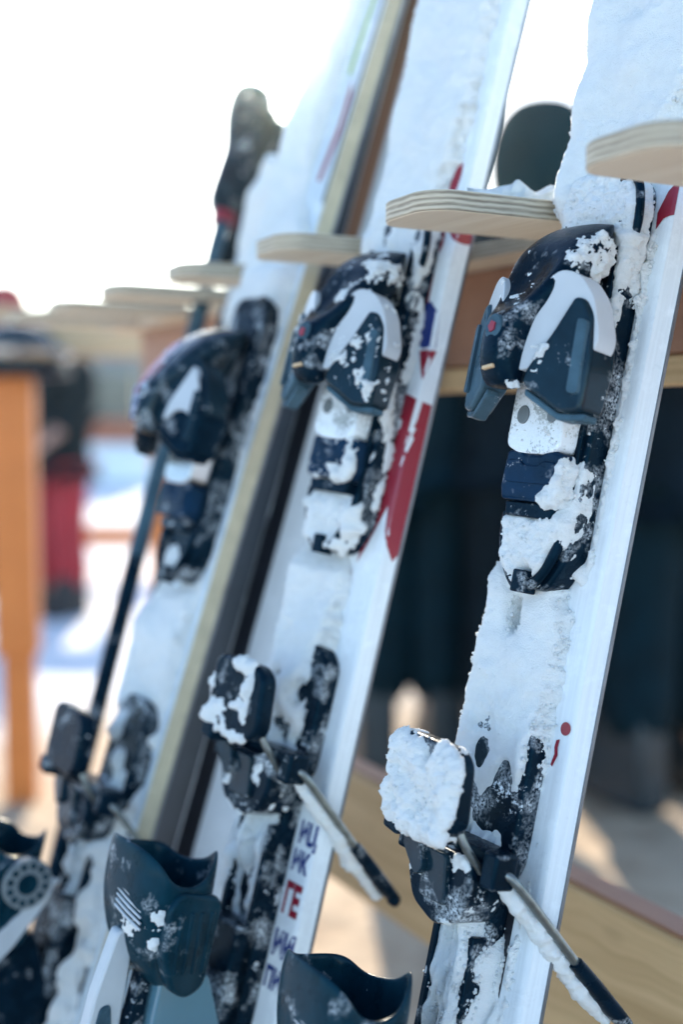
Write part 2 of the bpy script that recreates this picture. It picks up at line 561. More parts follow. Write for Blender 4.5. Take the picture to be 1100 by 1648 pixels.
# ------------------------------------------------------------------ the ski rack
rack = empty('ski_rack', tuple(rk(0, 0.2, 0)), (0, 0, AL))   # local x = into the rack, local y = along it
tag(rack, 'pale plywood ski rack with a long row of projecting fingers', 'ski rack')
Q0 = 0.2
def box_rk(name, k0, k1, q0, q1, z0, z1, mat, bevel=0.003, parent=rack):
    pl = [(q0 - Q0, k0 * SP), (q1 - Q0, k0 * SP), (q1 - Q0, k1 * SP), (q0 - Q0, k1 * SP)]
    V, Fc = slab_geo(pl, z1, z0, lambda a, b, h: (a, b, h))
    return mesh_obj(name, V, Fc, mat, parent, bevel=bevel)
KE = 6.1
TH = 0.0125
box_rk('comb_spine', -3.4, KE + 0.3, 0.146, 0.26, ZF - TH, ZF - 0.0004, 'plywood', 0.0012)
box_rk('back_board', -3.4, KE, 0.183, 0.203, 0.992, ZF - TH - 0.0005, 'wood_red')
box_rk('batten', -3.4, KE, 0.180, 0.208, 0.9715, 0.9915, 'beam_wood')
box_rk('beam_cap', -3.4, KE, 0.1915, 0.2145, 0.5905, 0.594, 'wood_red', 0.001)
box_rk('lower_beam', -3.4, KE, 0.190, 0.213, 0.462, 0.590, 'beam_wood', 0.004)
fp = roundpoly([(0.0, 0.0), (-0.012, -0.016), (-0.015, -0.058), (-0.003, -0.0717), (0.1455, -0.0717), (0.1455, 0.0)], 0.012, 4)
fme = None
for k in range(-2, 7):
    if fme is None:
        V, Fc = slab_geo(fp, 0, -TH, lambda a, b, h: (a, b, h))
        o = mesh_obj('finger', V, Fc, 'plywood', rack, bevel=0.0012, bseg=2)
        fme = o.data
    else:
        o = bpy.data.objects.new('finger', fme); COL.objects.link(o); o.parent = rack
        b = o.modifiers.new('bevel', 'BEVEL'); b.width = 0.0012; b.segments = 2; b.limit_method = 'ANGLE'; b.angle_limit = math.radians(25)
    o.location = (-Q0, k * SP, ZF + random.uniform(-0.0006, 0.0006))
def rk_post(k, q, w, d, z1):
    V, Fc = slab_geo([(q - Q0 - d / 2, k * SP - w / 2), (q - Q0 + d / 2, k * SP - w / 2), (q - Q0 + d / 2, k * SP + w / 2), (q - Q0 - d / 2, k * SP + w / 2)], z1, -0.05, lambda a, b, h: (a, b, h))
    return mesh_obj('post', V, Fc, 'wood_orange', rack, bevel=0.005)
rk_post(KE + 0.05, 0.225, 0.022, 0.05, ZF - TH - 0.001)
rk_post(-3.2, 0.26, 0.09, 0.09, 0.99)

# snow clump lying on the second finger
def clump(name, label, k, q, sx, sy, sz, seed, group=None):
    n = 40
    th = np.linspace(0, 2 * np.pi, n, endpoint=False); ph = np.linspace(0.0, 1.0, 14)
    V = []
    for p in ph:
        for t in th:
            rr = math.cos(p * math.pi / 2) ** 0.6
            V.append((math.cos(t) * rr * sx, math.sin(t) * rr * sy, math.sin(p * math.pi / 2) * sz))
    V = np.array(V)
    d = 1 + 0.55 * fbm(V * 1000, 14, 3, seed) + 0.16 * fbm(V * 1000, 3, 2, seed + 3)
    V[:, :2] *= d[:, None]; V[:, 2] *= d * d
    Fc = []
    for i in range(len(ph) - 1):
        for j in range(n):
            a, b = i * n + j, i * n + (j + 1) % n
            Fc.append([a, b, b + n, a + n])
    o = big_mesh(name, V, Fc, 'snow')
    o.location = rk(k, q, ZF + 0.0008); o.rotation_euler = (0, 0, AL)
    tag(o, label, 'snow', group)
clump('snow_clump', 'small crumbly clump of snow on the second plywood finger', 0.80, 0.085, 0.042, 0.020, 0.011, 3)

# ------------------------------------------------------------------ skis
def half_width(v, W):
    return W / 2 + 8.0 * min(1.6, ((v + 250) / 620.0) ** 2)

class Ski:
    def __init__(self, label, O, lean, yaw, W, tail, top, side='topsheet', sheet='topsheet', group='skis leaning in the rack', cat='ski', thick=14):
        self.W, self.tail, self.top, self.T = W, tail, top, thick
        L, y = math.radians(lean), math.radians(yaw)
        ev = np.array([0, 0, 1]) * math.cos(L) + NI * math.sin(L)
        w = -RV * math.cos(y) + NI * math.sin(y)
        w = w - ev * (w @ ev); w /= np.linalg.norm(w)
        eh = np.cross(w, ev)
        base = np.array(O) + ev * (tail / 1000.0)
        M = Matrix(((w[0], ev[0], eh[0], base[0]), (w[1], ev[1], eh[1], base[1]), (w[2], ev[2], eh[2], base[2]), (0, 0, 0, 1)))
        self.root = empty('ski')
        self.root.matrix_world = M
        tag(self.root, label, cat, group)
        self.body(sheet, side)
    dh = 0.0
    tip_lift = 55
    def p(self, u, v, h): return (u / 1000.0, (v - self.tail) / 1000.0, (h + self.dh * min(1.0, max(0.0, (h - 34) / 30.0))) / 1000.0)
    def stations(self):
        v0, v1 = self.tail, self.top
        vs = list(np.linspace(v0, v0 + 40, 6)) + list(np.linspace(v0 + 70, v1 - 190, 40)) + list(np.linspace(v1 - 170, v1, 16))
        return vs
    def prof(self, v):
        hw = half_width(v, self.W)
        tt = max(0, (v - (self.top - 170)) / 170.0)
        hw *= math.sqrt(max(0.03, 1 - max(0, (tt - 0.25) / 0.75) ** 2.2))
        t0 = min(1.0, (v - self.tail) / 40.0)
        hw *= 0.55 + 0.45 * math.sqrt(max(0, t0))
        lift = self.tip_lift * tt ** 2.0
        T = self.T * (1 - 0.5 * tt)
        return hw, lift, T
    def body(self, sheet, side):
        rings, el, er, sl, sr = [], [], [], [], []
        for v in self.stations():
            w, lf, T = self.prof(v)
            c = min(6.5, w * 0.3)
            rings.append([self.p(u, v, h + lf) for u, h in ((-w + 1, 0.3), (w - 1, 0.3), (w - 0.8, 2.4), (w - 1.2, 3.2), (w - c + 1.5, T - 1.6), (w - c, T - 0.5), (w - c - 3, T), (-w + c + 3, T), (-w + c, T - 0.5), (-w + c - 1.5, T - 1.6), (-w + 1.2, 3.2), (-w + 0.8, 2.4))])
            er.append([self.p(u, v, h + lf) for u, h in ((w - 1.4, 0.0), (w, 0.0), (w, 2.2), (w - 1.4, 2.3))])
            el.append([self.p(-u, v, h + lf) for u, h in ((w - 1.4, 0.0), (w, 0.0), (w, 2.2), (w - 1.4, 2.3))])
        b = mesh_obj('ski_body', *loft_geo(rings), sheet, self.root, ang=30)
        b.data.materials.append(MATS['ski_base']); b.data.materials.append(MATS[side])
        for pl in b.data.polygons:
            n, c = pl.normal, pl.center
            if n.z < -0.6: pl.material_index = 1
            elif abs(n.x) > 0.5 and side != sheet: pl.material_index = 2
        mesh_obj('metal_edge', *loft_geo(er), 'edge_steel', self.root)
        mesh_obj('metal_edge', *loft_geo(el), 'edge_steel', self.root)
        self.ski_body = b
    # parts in mm, in ski coordinates (u across to the right, v up along the ski, h off the base)
    def slab(self, name, poly, top, bot, mat, bevel=1.5, bseg=3, parent=None, rnd=0, sub=0):
        if rnd: poly = roundpoly(poly, rnd)
        V, Fc = slab_geo(poly, top, bot, self.p)
        return mesh_obj(name, V, Fc, mat, parent or self.root, bevel=bevel / 1000.0, bseg=bseg, sub=sub)
    def slab_side(self, name, poly, u1, u0, mat, bevel=1.0, bseg=2, parent=None, rnd=0):
        """poly in (v,h), extruded across u"""
        if rnd: poly = roundpoly(poly, rnd)
        V, Fc = slab_geo(poly, u1, u0, lambda a, b, h: self.p(h, a, b))
        return mesh_obj(name, V, Fc, mat, parent or self.root, bevel=bevel / 1000.0, bseg=bseg)
    def tube(self, name, pts, r, mat, parent=None, n=6, seg=10, flat=1.0):
        P = [self.p(*q) for q in spline(pts, n)] if n > 1 else [self.p(*q) for q in pts]
        rr = r
        if isinstance(r, (list, tuple)):
            m = len(P); rr = [float(np.interp(i / (m - 1), np.linspace(0, 1, len(r)), r)) / 1000.0 for i in range(m)]
        else: rr = r / 1000.0
        return mesh_obj(name, *tube_geo(P, rr, seg, flat), mat, parent or self.root, ang=60)
    def decal(self, name, poly, mat, lift=0.25, parent=None):
        """flat print following the topsheet and the sloping cap edge"""
        bm = bmesh.new()
        vs_ = [bm.verts.new((u, v, 0)) for u, v in poly]
        f = bm.faces.new(vs_)
        bmesh.ops.triangulate(bm, faces=[f])
        bmesh.ops.subdivide_edges(bm, edges=bm.edges[:], cuts=5, use_grid_fill=True)
        for w_ in bm.verts:
            u, v = w_.co.x, w_.co.y
            hw, lf, T = self.prof(v)
            w_.co = self.p(u, v, self.surf(u, v) + lift)
        me = bpy.data.meshes.new(name); bm.to_mesh(me); bm.free()
        me.materials.append(MATS[mat])
        o = bpy.data.objects.new(name, me); COL.objects.link(o); o.parent = parent or self.ski_body
        me.flip_normals() if me.polygons and me.polygons[0].normal.z < 0 else None
        return o
    def surf(self, u, v):
        hw, lf, T = self.prof(v)
        c = min(6.5, hw * 0.3)
        a = abs(u)
        return float(np.interp(a, [0, hw - c - 3, hw - c, hw - c + 1.5, hw - 1.2, hw - 0.8], [T, T, T - 0.5, T - 1.6, 3.2, 2.4])) + lf
    def text(self, body, u, v, size, mat, sx=0.55, rot=0.0):
        cu = bpy.data.curves.new('t', 'FONT'); cu.body = body; cu.size = size; cu.resolution_u = 3
        cu.offset = size * 0.05
        to = bpy.data.objects.new('t', cu); COL.objects.link(to)
        dg = bpy.context.evaluated_depsgraph_get()
        me = bpy.data.meshes.new_from_object(to.evaluated_get(dg))
        bpy.data.objects.remove(to)
        bm = bmesh.new(); bm.from_mesh(me)
        bmesh.ops.triangulate(bm, faces=bm.faces[:])
        bmesh.ops.subdivide_edges(bm, edges=[e for e in bm.edges if e.calc_length() > 3], cuts=3, use_grid_fill=True)
        for w_ in bm.verts:
            uu, vv = u + w_.co.x * sx, v + w_.co.y
            w_.co = self.p(uu, vv, self.surf(uu, vv) + 0.25)
        bm.to_mesh(me); bm.free(); me.materials.append(MATS[mat])
        o = bpy.data.objects.new('lettering', me); COL.objects.link(o); o.parent = self.ski_body
        return o
    def snow_field(self, v0, v1, res, hfun, u0=None, u1=None, seed=1, name='snow_crust'):
        W = self.W
        u0 = -W / 2 - 9 if u0 is None else u0
        u1 = W / 2 + 6 if u1 is None else u1
        us = np.arange(u0, u1, res); vs_ = np.arange(v0, v1, res)
        Ug, Vg = np.meshgrid(us, vs_)
        hw = np.array([self.prof(v)[0] for v in vs_])[:, None]
        c = 6.5
        a = np.abs(Ug)
        base = np.where(a < hw - c - 3, 14.0, np.where(a < hw, 14 - (a - hw + c + 3) / (c + 3) * 11.0, -4.0))
        P = np.stack([Ug, Vg, np.zeros_like(Ug) + seed * 13.1], -1)
        H = hfun(Ug, Vg, P, base, hw)
        hid = H < base - 0.4
        # left rim: snow standing over the edge rounds off and drops
        over = np.clip((-hw - Ug + 1.5) / (5.5 + 3.2 * fbm(P, 12, 3, seed + 40) + 2.6 * fbm(P, 3.2, 2, seed + 44)), 0, 1.0)
        H = np.where(Ug < -hw + 1.5, 3 + (H - 3) * np.sqrt(np.clip(1 - over ** 2, 0, 1)), H)
        hid = hid | (over >= 0.999)
        H = np.where(hid, np.minimum(base - 0.8, H), H)
        du = fbm(P, 3.0, 2, seed + 60) * 1.0
        dv = fbm(P, 3.0, 2, seed + 70) * 0.7
        ny, nx = Ug.shape
        V = np.stack([(Ug + du) / 1000, (Vg + dv - self.tail) / 1000, H / 1000], -1).reshape(-1, 3)
        i = (np.arange(nx - 1)[None, :] + nx * np.arange(ny - 1)[:, None]).ravel()
        Q = np.stack([i, i + 1, i + 1 + nx, i + nx], -1)
        keep = ~hid.ravel()[Q].all(axis=1)
        Q = Q[keep]
        used = np.unique(Q); rm = -np.ones(len(V), dtype=np.int64); rm[used] = np.arange(len(used))
        return tag(big_mesh(name, V[used], rm[Q], 'snow', self.root), kind='stuff')

def blob(U, V, u, v, ru, rv, rot=0.0):
    c, s_ = math.cos(rot), math.sin(rot)
    du, dv = U - u, V - v
    a = (du * c + dv * s_) / ru; b = (-du * s_ + dv * c) / rv
    return np.exp(-(a * a + b * b))

def grainy(P, amp=1.0, seed=0):
    return amp * (fbm(P, 38, 2, seed) * 6.0 + fbm(P, 13, 3, seed + 5) * 3.6 * (0.7 + 0.6 * fbm(P, 45, 2, seed + 3)) + (fbm(P, 3.4, 2, seed + 9) * 1.0 + fbm(P, 1.5, 1, seed + 11) * 0.5) * sstep(-0.25, 0.45, fbm(P, 30, 2, seed + 21)))

_ICO = None
def crumbs(parent, V, N, count, seed, rmin, rmax, lift=0.2):
    """loose grains and crumbs of snow sitting on a snow surface (coordinates in mm)"""
    global _ICO
    if _ICO is None:
        bm = bmesh.new(); bmesh.ops.create_icosphere(bm, subdivisions=1, radius=1.0)
        _ICO = (np.array([v.co[:] for v in bm.verts]), np.array([[v.index for v in f.verts] for f in bm.faces])); bm.free()
    rng = np.random.default_rng(seed)
    ix = rng.integers(0, len(V), count)
    iv, fc = _ICO
    r = rmin + (rmax - rmin) * rng.random(count) ** 3
    ctr = V[ix] + N[ix] * (r * lift)[:, None]
    jit = 1 + 0.35 * (rng.random((count, len(iv))) - 0.5)
    sc = 0.7 + 0.6 * rng.random((count, 1, 3))
    pts = ctr[:, None, :] + iv[None] * jit[..., None] * sc * r[:, None, None]
    F_ = (fc[None] + (np.arange(count) * len(iv))[:, None, None]).reshape(-1, 3)
    return tag(big_mesh('snow_crumbs', pts.reshape(-1, 3) / 1000.0, F_, 'snow', parent, smooth=False), kind='stuff')

def mesh_arrays(o):
    me = o.data; n = len(me.vertices)
    V = np.empty(n * 3, dtype=np.float32); me.vertices.foreach_get('co', V)
    N = np.empty(n * 3, dtype=np.float32); me.vertices.foreach_get('normal', N)
    return V.reshape(-1, 3).astype(np.float64) * 1000, N.reshape(-1, 3).astype(np.float64)

# ---- bindings
def toe_piece(s, dv=0.0, frost=True, style=0):
    """alpine toe binding: hood with beak, side trim, two lugs, anti-friction plate and pad"""
    def q(poly): return [(u, v + dv) for u, v in poly]
    R = s.root
    base = s.slab('toe_base_plate', q([(-27, -12), (-20, -2), (20, -2), (27, -12), (27, -225), (15, -246), (-15, -246), (-27, -225)]), 31, 13.6, 'black_frosted', 2.0, rnd=8)
    s.slab('plate_rib', q([(19, -30), (23, -30), (23, -215), (19, -215)]), 34, 30, 'black_plastic', 0.8, parent=base)
    s.slab('plate_rib', q([(-23, -30), (-19, -30), (-19, -215), (-23, -215)]), 34, 30, 'black_plastic', 0.8, parent=base)
    s.tube('cable_loop', [(10, -10 + dv, 29), (20, -5 + dv, 33), (29, -12 + dv, 33), (31, -30 + dv, 31), (27, -44 + dv, 28)], 2.6, 'black_plastic', parent=base)
    # hood
    secs = [(-34, 20, 34, 40, 0), (-38, 22, 33, 50, 0), (-48, 27, 33, 61, 0), (-58, 29, 34, 68, 1), (-66, 28, 35, 73, 7), (-80, 24, 36, 81, 12), (-92, 19, 42, 87, 9), (-98, 15, 48, 91, 1), (-106, 13, 56, 94, 0), (-122, 11, 64, 96, 0), (-134, 11.5, 68, 92, 0), (-141, 11, 73, 86, 0)]
    rings = []
    for v, hw, hb, ht, dip in secs:
        if style: dip = 0
        pts = [(-hw * 0.9, hb), (hw * 0.9, hb), (hw * 1.06, hb + (ht - hb) * 0.55), (hw * 0.98, ht - 6), (hw * 0.66, ht - 0.5), (0, ht - dip), (-hw * 0.66, ht - 0.5 - dip * 0.8), (-hw * 0.98, ht - 6), (-hw * 1.06, hb + (ht - hb) * 0.55)]
        rings.append([s.p(u, v + dv, h) for u, h in pts])
    hood = mesh_obj('toe_hood', *loft_geo(rings), 'black_gloss' if style else 'black_plastic', R, sub=2)
    if style:
        zs = [-x[0] for x in secs]; ht_ = [x[3] for x in secs]
        s.slab('sticker', [(u, v + dv) for u, v in [(-27, -60), (-12, -56), (-4, -66), (-2, -84), (-1, -104), (0, -126), (-10, -134), (-14, -108), (-24, -86)]], lambda u, v: float(np.interp(-(v - dv), zs, ht_)) - 0.13 * abs(u) + 1.6, lambda u, v: float(np.interp(-(v - dv), zs, ht_)) - 16, 'sticker_pattern', 1.0, parent=hood)
    scr = s.slab('screw_head', [(6.2 * math.cos(a), -109 + dv + 7.5 * math.sin(a)) for a in np.linspace(0, 2 * math.pi, 16, endpoint=False)], 94.6, 90, 'grey_plastic' if not style else 'steel', 0.8, parent=hood)
    s.slab('screw_slot', [((2.8 if i % 2 else 2.2) * math.cos(i * math.pi / 5), -109 + dv + (3.4 if i % 2 else 2.8) * math.sin(i * math.pi / 5)) for i in range(10)], 95.5, 93, 'print_red' if not style else 'ski_base', 0, parent=hood)
    s.slab('release_window', [(-3, -131 + dv), (5, -129.5 + dv), (5, -131.5 + dv), (-3, -133 + dv)], 94.2, 88, 'wood_pale' if not style else 'steel', 0.5, parent=hood)
    out = [hood]
    for sg in (1, -1):
        hf = lambda u, v: 86 - 0.50 * abs(u)
        tr = [(sg * u, v + dv) for u, v in [(16, -80), (23, -72), (33, -74), (42, -86), (48.3, -108), (46, -118), (9, -131), (9, -106)]]
        tw = s.slab('side_trim', tr, lambda u, v: hf(u, v) - 0.3, lambda u, v: hf(u, v) - 15, 'white_plastic' if not style else 'black_gloss', 2.6, 3, rnd=5)
        wp = [(sg * u, v + dv) for u, v in [(34, -87), (39, -88), (44, -96), (47.5, -122), (47, -149), (36, -151), (22, -142), (15, -138), (16, -130), (26, -108)]]
        wg = s.slab('lug', wp, lambda u, v: hf(u, v) + 2.6 - 0.06 * max(0, -(v - dv) - 130), lambda u, v: hf(u, v) - 19 + 0.08 * max(0, -(v - dv) - 120), ('black_gloss' if sg > 0 else 'grey_plastic') if not style else 'black_plastic', 3.2, 4, rnd=4)
        rail = [(sg * u, v + dv) for u, v in [(39, -99), (44, -100), (45.5, -140), (40, -140)]]
        s.slab('lug_ridge', rail, lambda u, v: hf(u, v) + 4.6, lambda u, v: hf(u, v) - 4, 'grey_plastic' if not style else 'black_gloss', 1.8, 3, parent=wg, rnd=2.4)
        lip = [(sg * u, v + dv) for u, v in [(15, -139), (34, -150.5), (47, -149), (47, -153), (34, -154.5), (15, -143)]]
        s.slab('lug_lip', lip, lambda u, v: hf(u, v) - 2, lambda u, v: hf(u, v) - 13, 'grey_plastic' if not style else 'black_plastic', 1.2, parent=wg)
        out += [tw, wg]
        if style:
            ins = [(sg * u, v + dv) for u, v in [(33, -80), (41, -96), (44, -124), (37, -117), (29, -117), (20, -128), (21, -114)]]
            s.slab('white_inset', ins, lambda u, v: hf(u, v) + 4.4, lambda u, v: hf(u, v) - 8, 'white_plastic', 1.2, parent=tw, rnd=3)
    afd = s.slab('friction_plate', q([(-22, -122), (20, -122), (20, -166), (10, -170), (-13, -170), (-23, -166)]), lambda u, v: 48 + 0.04 * ((v - dv) + 140), 30, 'white_frosted' if not style else 'steel', 2.0, rnd=4)
    for u, hr in ((-12, 1.0), (11, 0.75)):
        s.slab('plate_hole', [(u + hr * 4.6 * math.cos(a), -148 + dv + hr * 5.4 * math.sin(a)) for a in np.linspace(0, 2 * math.pi, 18, endpoint=False)], 48.8, 46, 'dial_grey', 0.4, parent=afd)
    blk = s.slab('pad_block', q([(-24, -169), (-11, -166), (-7, -170), (7, -170), (11, -166), (21, -169), (22, -190), (19, -197), (-22, -197), (-25, -190)]), lambda u, v: 46.5 - 0.004 * u * u, 26, 'navy_plastic', 2.4, 3, rnd=2)
    s.slab('pad_recess', q([(-20, -174), (-9, -174), (-6, -177), (6, -177), (9, -174), (18, -174), (18, -187), (-20, -187)]), lambda u, v: 47.4 - 0.004 * u * u, 40, 'navy_plastic', 0.7, parent=blk, rnd=2)
    s.slab('pad_front', q([(-22, -197.5), (19, -197.5), (17, -206), (-20, -206)]), lambda u, v: 42 - 0.004 * u * u, 26, 'black_plastic', 1.0, parent=blk)
    rim = [(-25, -204, 33), (-22, -222, 34), (-13, -239, 34), (-2, -246, 34), (11, -239, 34), (20, -222, 34), (23, -204, 33)]
    s.tube('pad_rim', [(u, v + dv, h) for u, v, h in rim], 3.2, 'black_plastic', parent=base, n=5)
    s.slab('rim_catch', q([(-5, -236), (5, -236), (5, -249), (-5, -249)]), 40, 28, 'black_plastic', 1.2, parent=base)
    return dict(base=base, hood=hood, parts=out, afd=afd, blk=blk)

def brake(s, dv=0.0, right_bend=0.0):
    R = s.root
    ped = s.slab('brake_pedal', [(u, v + dv) for u, v in [(-27, -341), (-20, -336), (19, -337), (27, -344), (28, -378), (20, -387), (-22, -387), (-28, -380)]], lambda u, v: 80 + 0.09 * (v - dv + 362), lambda u, v: 67 + 0.09 * (v - dv + 362), 'black_plastic', 3.0, 4, rnd=6)
    s.slab('pedal_hook', [(u, v + dv) for u, v in [(-29, -381), (-16, -384), (-15, -395), (-28, -393)]], 80, 62, 'black_plastic', 2, parent=ped)
    drum = s.slab('brake_housing', [(u, v + dv) for u, v in [(-25, -396), (25, -396), (27, -415), (20, -432), (0, -440), (-20, -432), (-27, -415)]], lambda u, v: 58 + 0.10 * (v - dv + 400), 28, 'black_frosted', 3.0, 4, rnd=6)
    s.slab('housing_bridge', [(u, v + dv) for u, v in [(-36, -392), (-22, -390), (22, -390), (36, -392), (36, -408), (-36, -408)]], 50, 30, 'black_plastic', 2.5, 3, rnd=3)
    s.slab('housing_clip', [(u, v + dv) for u, v in [(-9, -398), (9, -398), (11, -426), (-11, -426)]], lambda u, v: 62 + 0.12 * (v - dv + 400), 50, 'black_gloss', 1.5, parent=drum, rnd=3)
    s.slab('housing_flap', [(u, v + dv) for u, v in [(-27, -392), (-10, -396), (-4, -410), (-10, -416), (-26, -402)]], lambda u, v: 66 + 0.3 * u * 0.3, lambda u, v: 61 + 0.3 * u * 0.3, 'black_gloss', 1.5, parent=drum, rnd=4)
    for sg in (-1, 1):
        s.tube('pedal_wire', [(sg * 20, -376 + dv, 70), (sg * 24, -388 + dv, 64), (sg * 26, -402 + dv, 50)], 2.4, 'wire_steel', n=5)
        s.slab('arm_clamp', [(sg * 30, -388 + dv), (sg * 41, -388 + dv), (sg * 41, -408 + dv), (sg * 30, -408 + dv)], 55, 38, 'black_plastic', 2, 3)
        s.tube('brake_arm', [(sg * 34, -398 + dv, 48), (sg * 42, -402 + dv, 40), (sg * 47, -425 + dv, 12), (sg * 52, -452 + dv, -20)], 2.7, 'wire_steel', n=6)
        s.tube('arm_sleeve', [(sg * 51, -444 + dv, -10), (sg * 53, -458 + dv, -28), (sg * 55, -472 + dv, -46), (sg * 56, -480 + dv, -58)], [4.6, 5.6, 5.6, 4.2], 'black_plastic', n=6, flat=0.75)
        s.tube('sleeve_knob', [(sg * 55, -478 + dv, -53), (sg * 58, -482 + dv, -58)], [4.2, 4.8, 3.0], 'black_plastic', n=3)
    track = s.slab('heel_track', [(u, v + dv) for u, v in [(-25, -330), (-14, -318), (14, -318), (25, -330), (25, -400), (18, -412), (18, -690), (-18, -690), (-18, -412), (-25, -400)]], 27.5, 13.6, 'black_frosted', 2.0, rnd=6)
    for u in (-17, 13):
        s.slab('track_rail', [(u, -442 + dv), (u + 4.5, -442 + dv), (u + 4.5, -690 + dv), (u, -690 + dv)], 37, 26, 'black_plastic', 0.8, parent=track)
    return dict(ped=ped, drum=drum, track=track)

def heel_piece(s, dv=0.0, style=0):
    R = s.root
    n = 22
    def ring(v, su, h0, h1, rimf=0.0, inset=0.0):
        v = -457 + (v + 457) * 0.84; su *= 0.88; h0 = 77 + (h0 - 62) * 0.8; h1 = 62 + (h1 - 62) * 0.93
        out = []
        for j in range(n):
            t = 2 * math.pi * j / n
            cu, ch = math.cos(t), math.sin(t)
            e = 0.62
            uu = math.copysign(abs(cu) ** e, cu) * (su - inset)
            hh = (h0 + h1) / 2 + math.copysign(abs(ch) ** e, ch) * ((h1 - h0) / 2 - inset)
            rv = rimf * (9 * (ch > 0.35) * ch + (-12 * max(0, cu) * (1 - abs(ch))) + 15 * math.exp(-((t - 5.35) / 0.36) ** 2) - 6 * math.exp(-((t - 4.4) / 0.4) ** 2))
            out.append(s.p(uu, v + rv + dv, hh))
        return out
    rings = [ring(-556, 13, 74, 100), ring(-550, 24, 66, 112), ring(-530, 33, 60, 128), ring(-500, 38, 60, 139), ring(-475, 39, 62, 142), ring(-458, 38.5, 64, 142, 1.0), ring(-457, 36.5, 66, 140, 1.0, 1.0), ring(-472, 34, 67, 137), ring(-500, 31, 67, 132), ring(-525, 20, 72, 120)]
    cup = mesh_obj('heel_cup', *loft_geo(rings), 'slate_gloss', R, sub=2)
    # housing on the side of the cup
    s.slab_side('cup_housing', [(v + dv, h) for v, h in [(-473, 80), (-470, 114), (-480, 121), (-510, 118), (-532, 106), (-538, 92), (-530, 80)]], 37, 26, 'slate_gloss', 4, 4, parent=cup, rnd=8)
    for j in range(4):
        h = 85 + j * 8.0
        s.slab_side('housing_ridge', [(v + dv, hh) for v, hh in [(-482, h), (-482, h + 4), (-521, h + 2 - j), (-521, h - 1 - j)]], 38.0, 35, 'slate_gloss', 0.9, parent=cup)
    for j in range(8):
        v = -469 - j * 3.4
        s.tube('grip_rib', [(-2, v + dv + 3, 134.2), (8 + j * 0.6, v + dv, 134.0), (18 + j * 0.9, v - 4 + dv, 130.6)], 0.9, 'white_plastic', parent=cup, n=3, seg=6)
    # lever and frame below
    s.slab_side('heel_lever', [(v + dv, h) for v, h in [(-506, 120), (-503, 132), (-545, 138), (-600, 139), (-660, 132), (-660, 108), (-600, 112), (-545, 116)]], 6, -4, 'white_plastic' if not style else 'black_plastic', 1.4, rnd=5)
    s.slab_side('lever_window', [(v + dv, h) for v, h in [(-550, 126), (-552, 133), (-575, 134), (-585, 130), (-583, 123), (-570, 120)]], 7.2, 2, 'grey_plastic', 0.6, rnd=4)
    s.slab_side('lever_rod', [(v + dv, h) for v, h in [(-524, 104), (-522, 112), (-565, 113), (-585, 108), (-660, 108), (-660, 92), (-585, 94), (-565, 102)]], 12, 2, 'black_plastic', 2, rnd=4)
    s.slab_side('spring_housing', [(v + dv, h) for v, h in [(-530, 62), (-528, 100), (-560, 100), (-600, 90), (-660, 84), (-660, 40), (-570, 40)]], 18, -18, 'clear_teal' if not style else 'black_plastic', 4, 4, rnd=6)
    s.slab('heel_base', [(u, v + dv) for u, v in [(-17.5, -500), (17.5, -500), (17.5, -680), (-17.5, -680)]], 46, 27, 'black_frosted', 2.5)
    return dict(cup=cup)

# ---- ski one (in focus)
S1 = Ski('ski nearest the camera, caked in white snow, red dot near its edge', (0.17926006, 0.72741572, 1.08496097), 12.967915, 6, 88, -1113, 640)
T1 = toe_piece(S1)
B1 = brake(S1)
H1 = heel_piece(S1, -9)

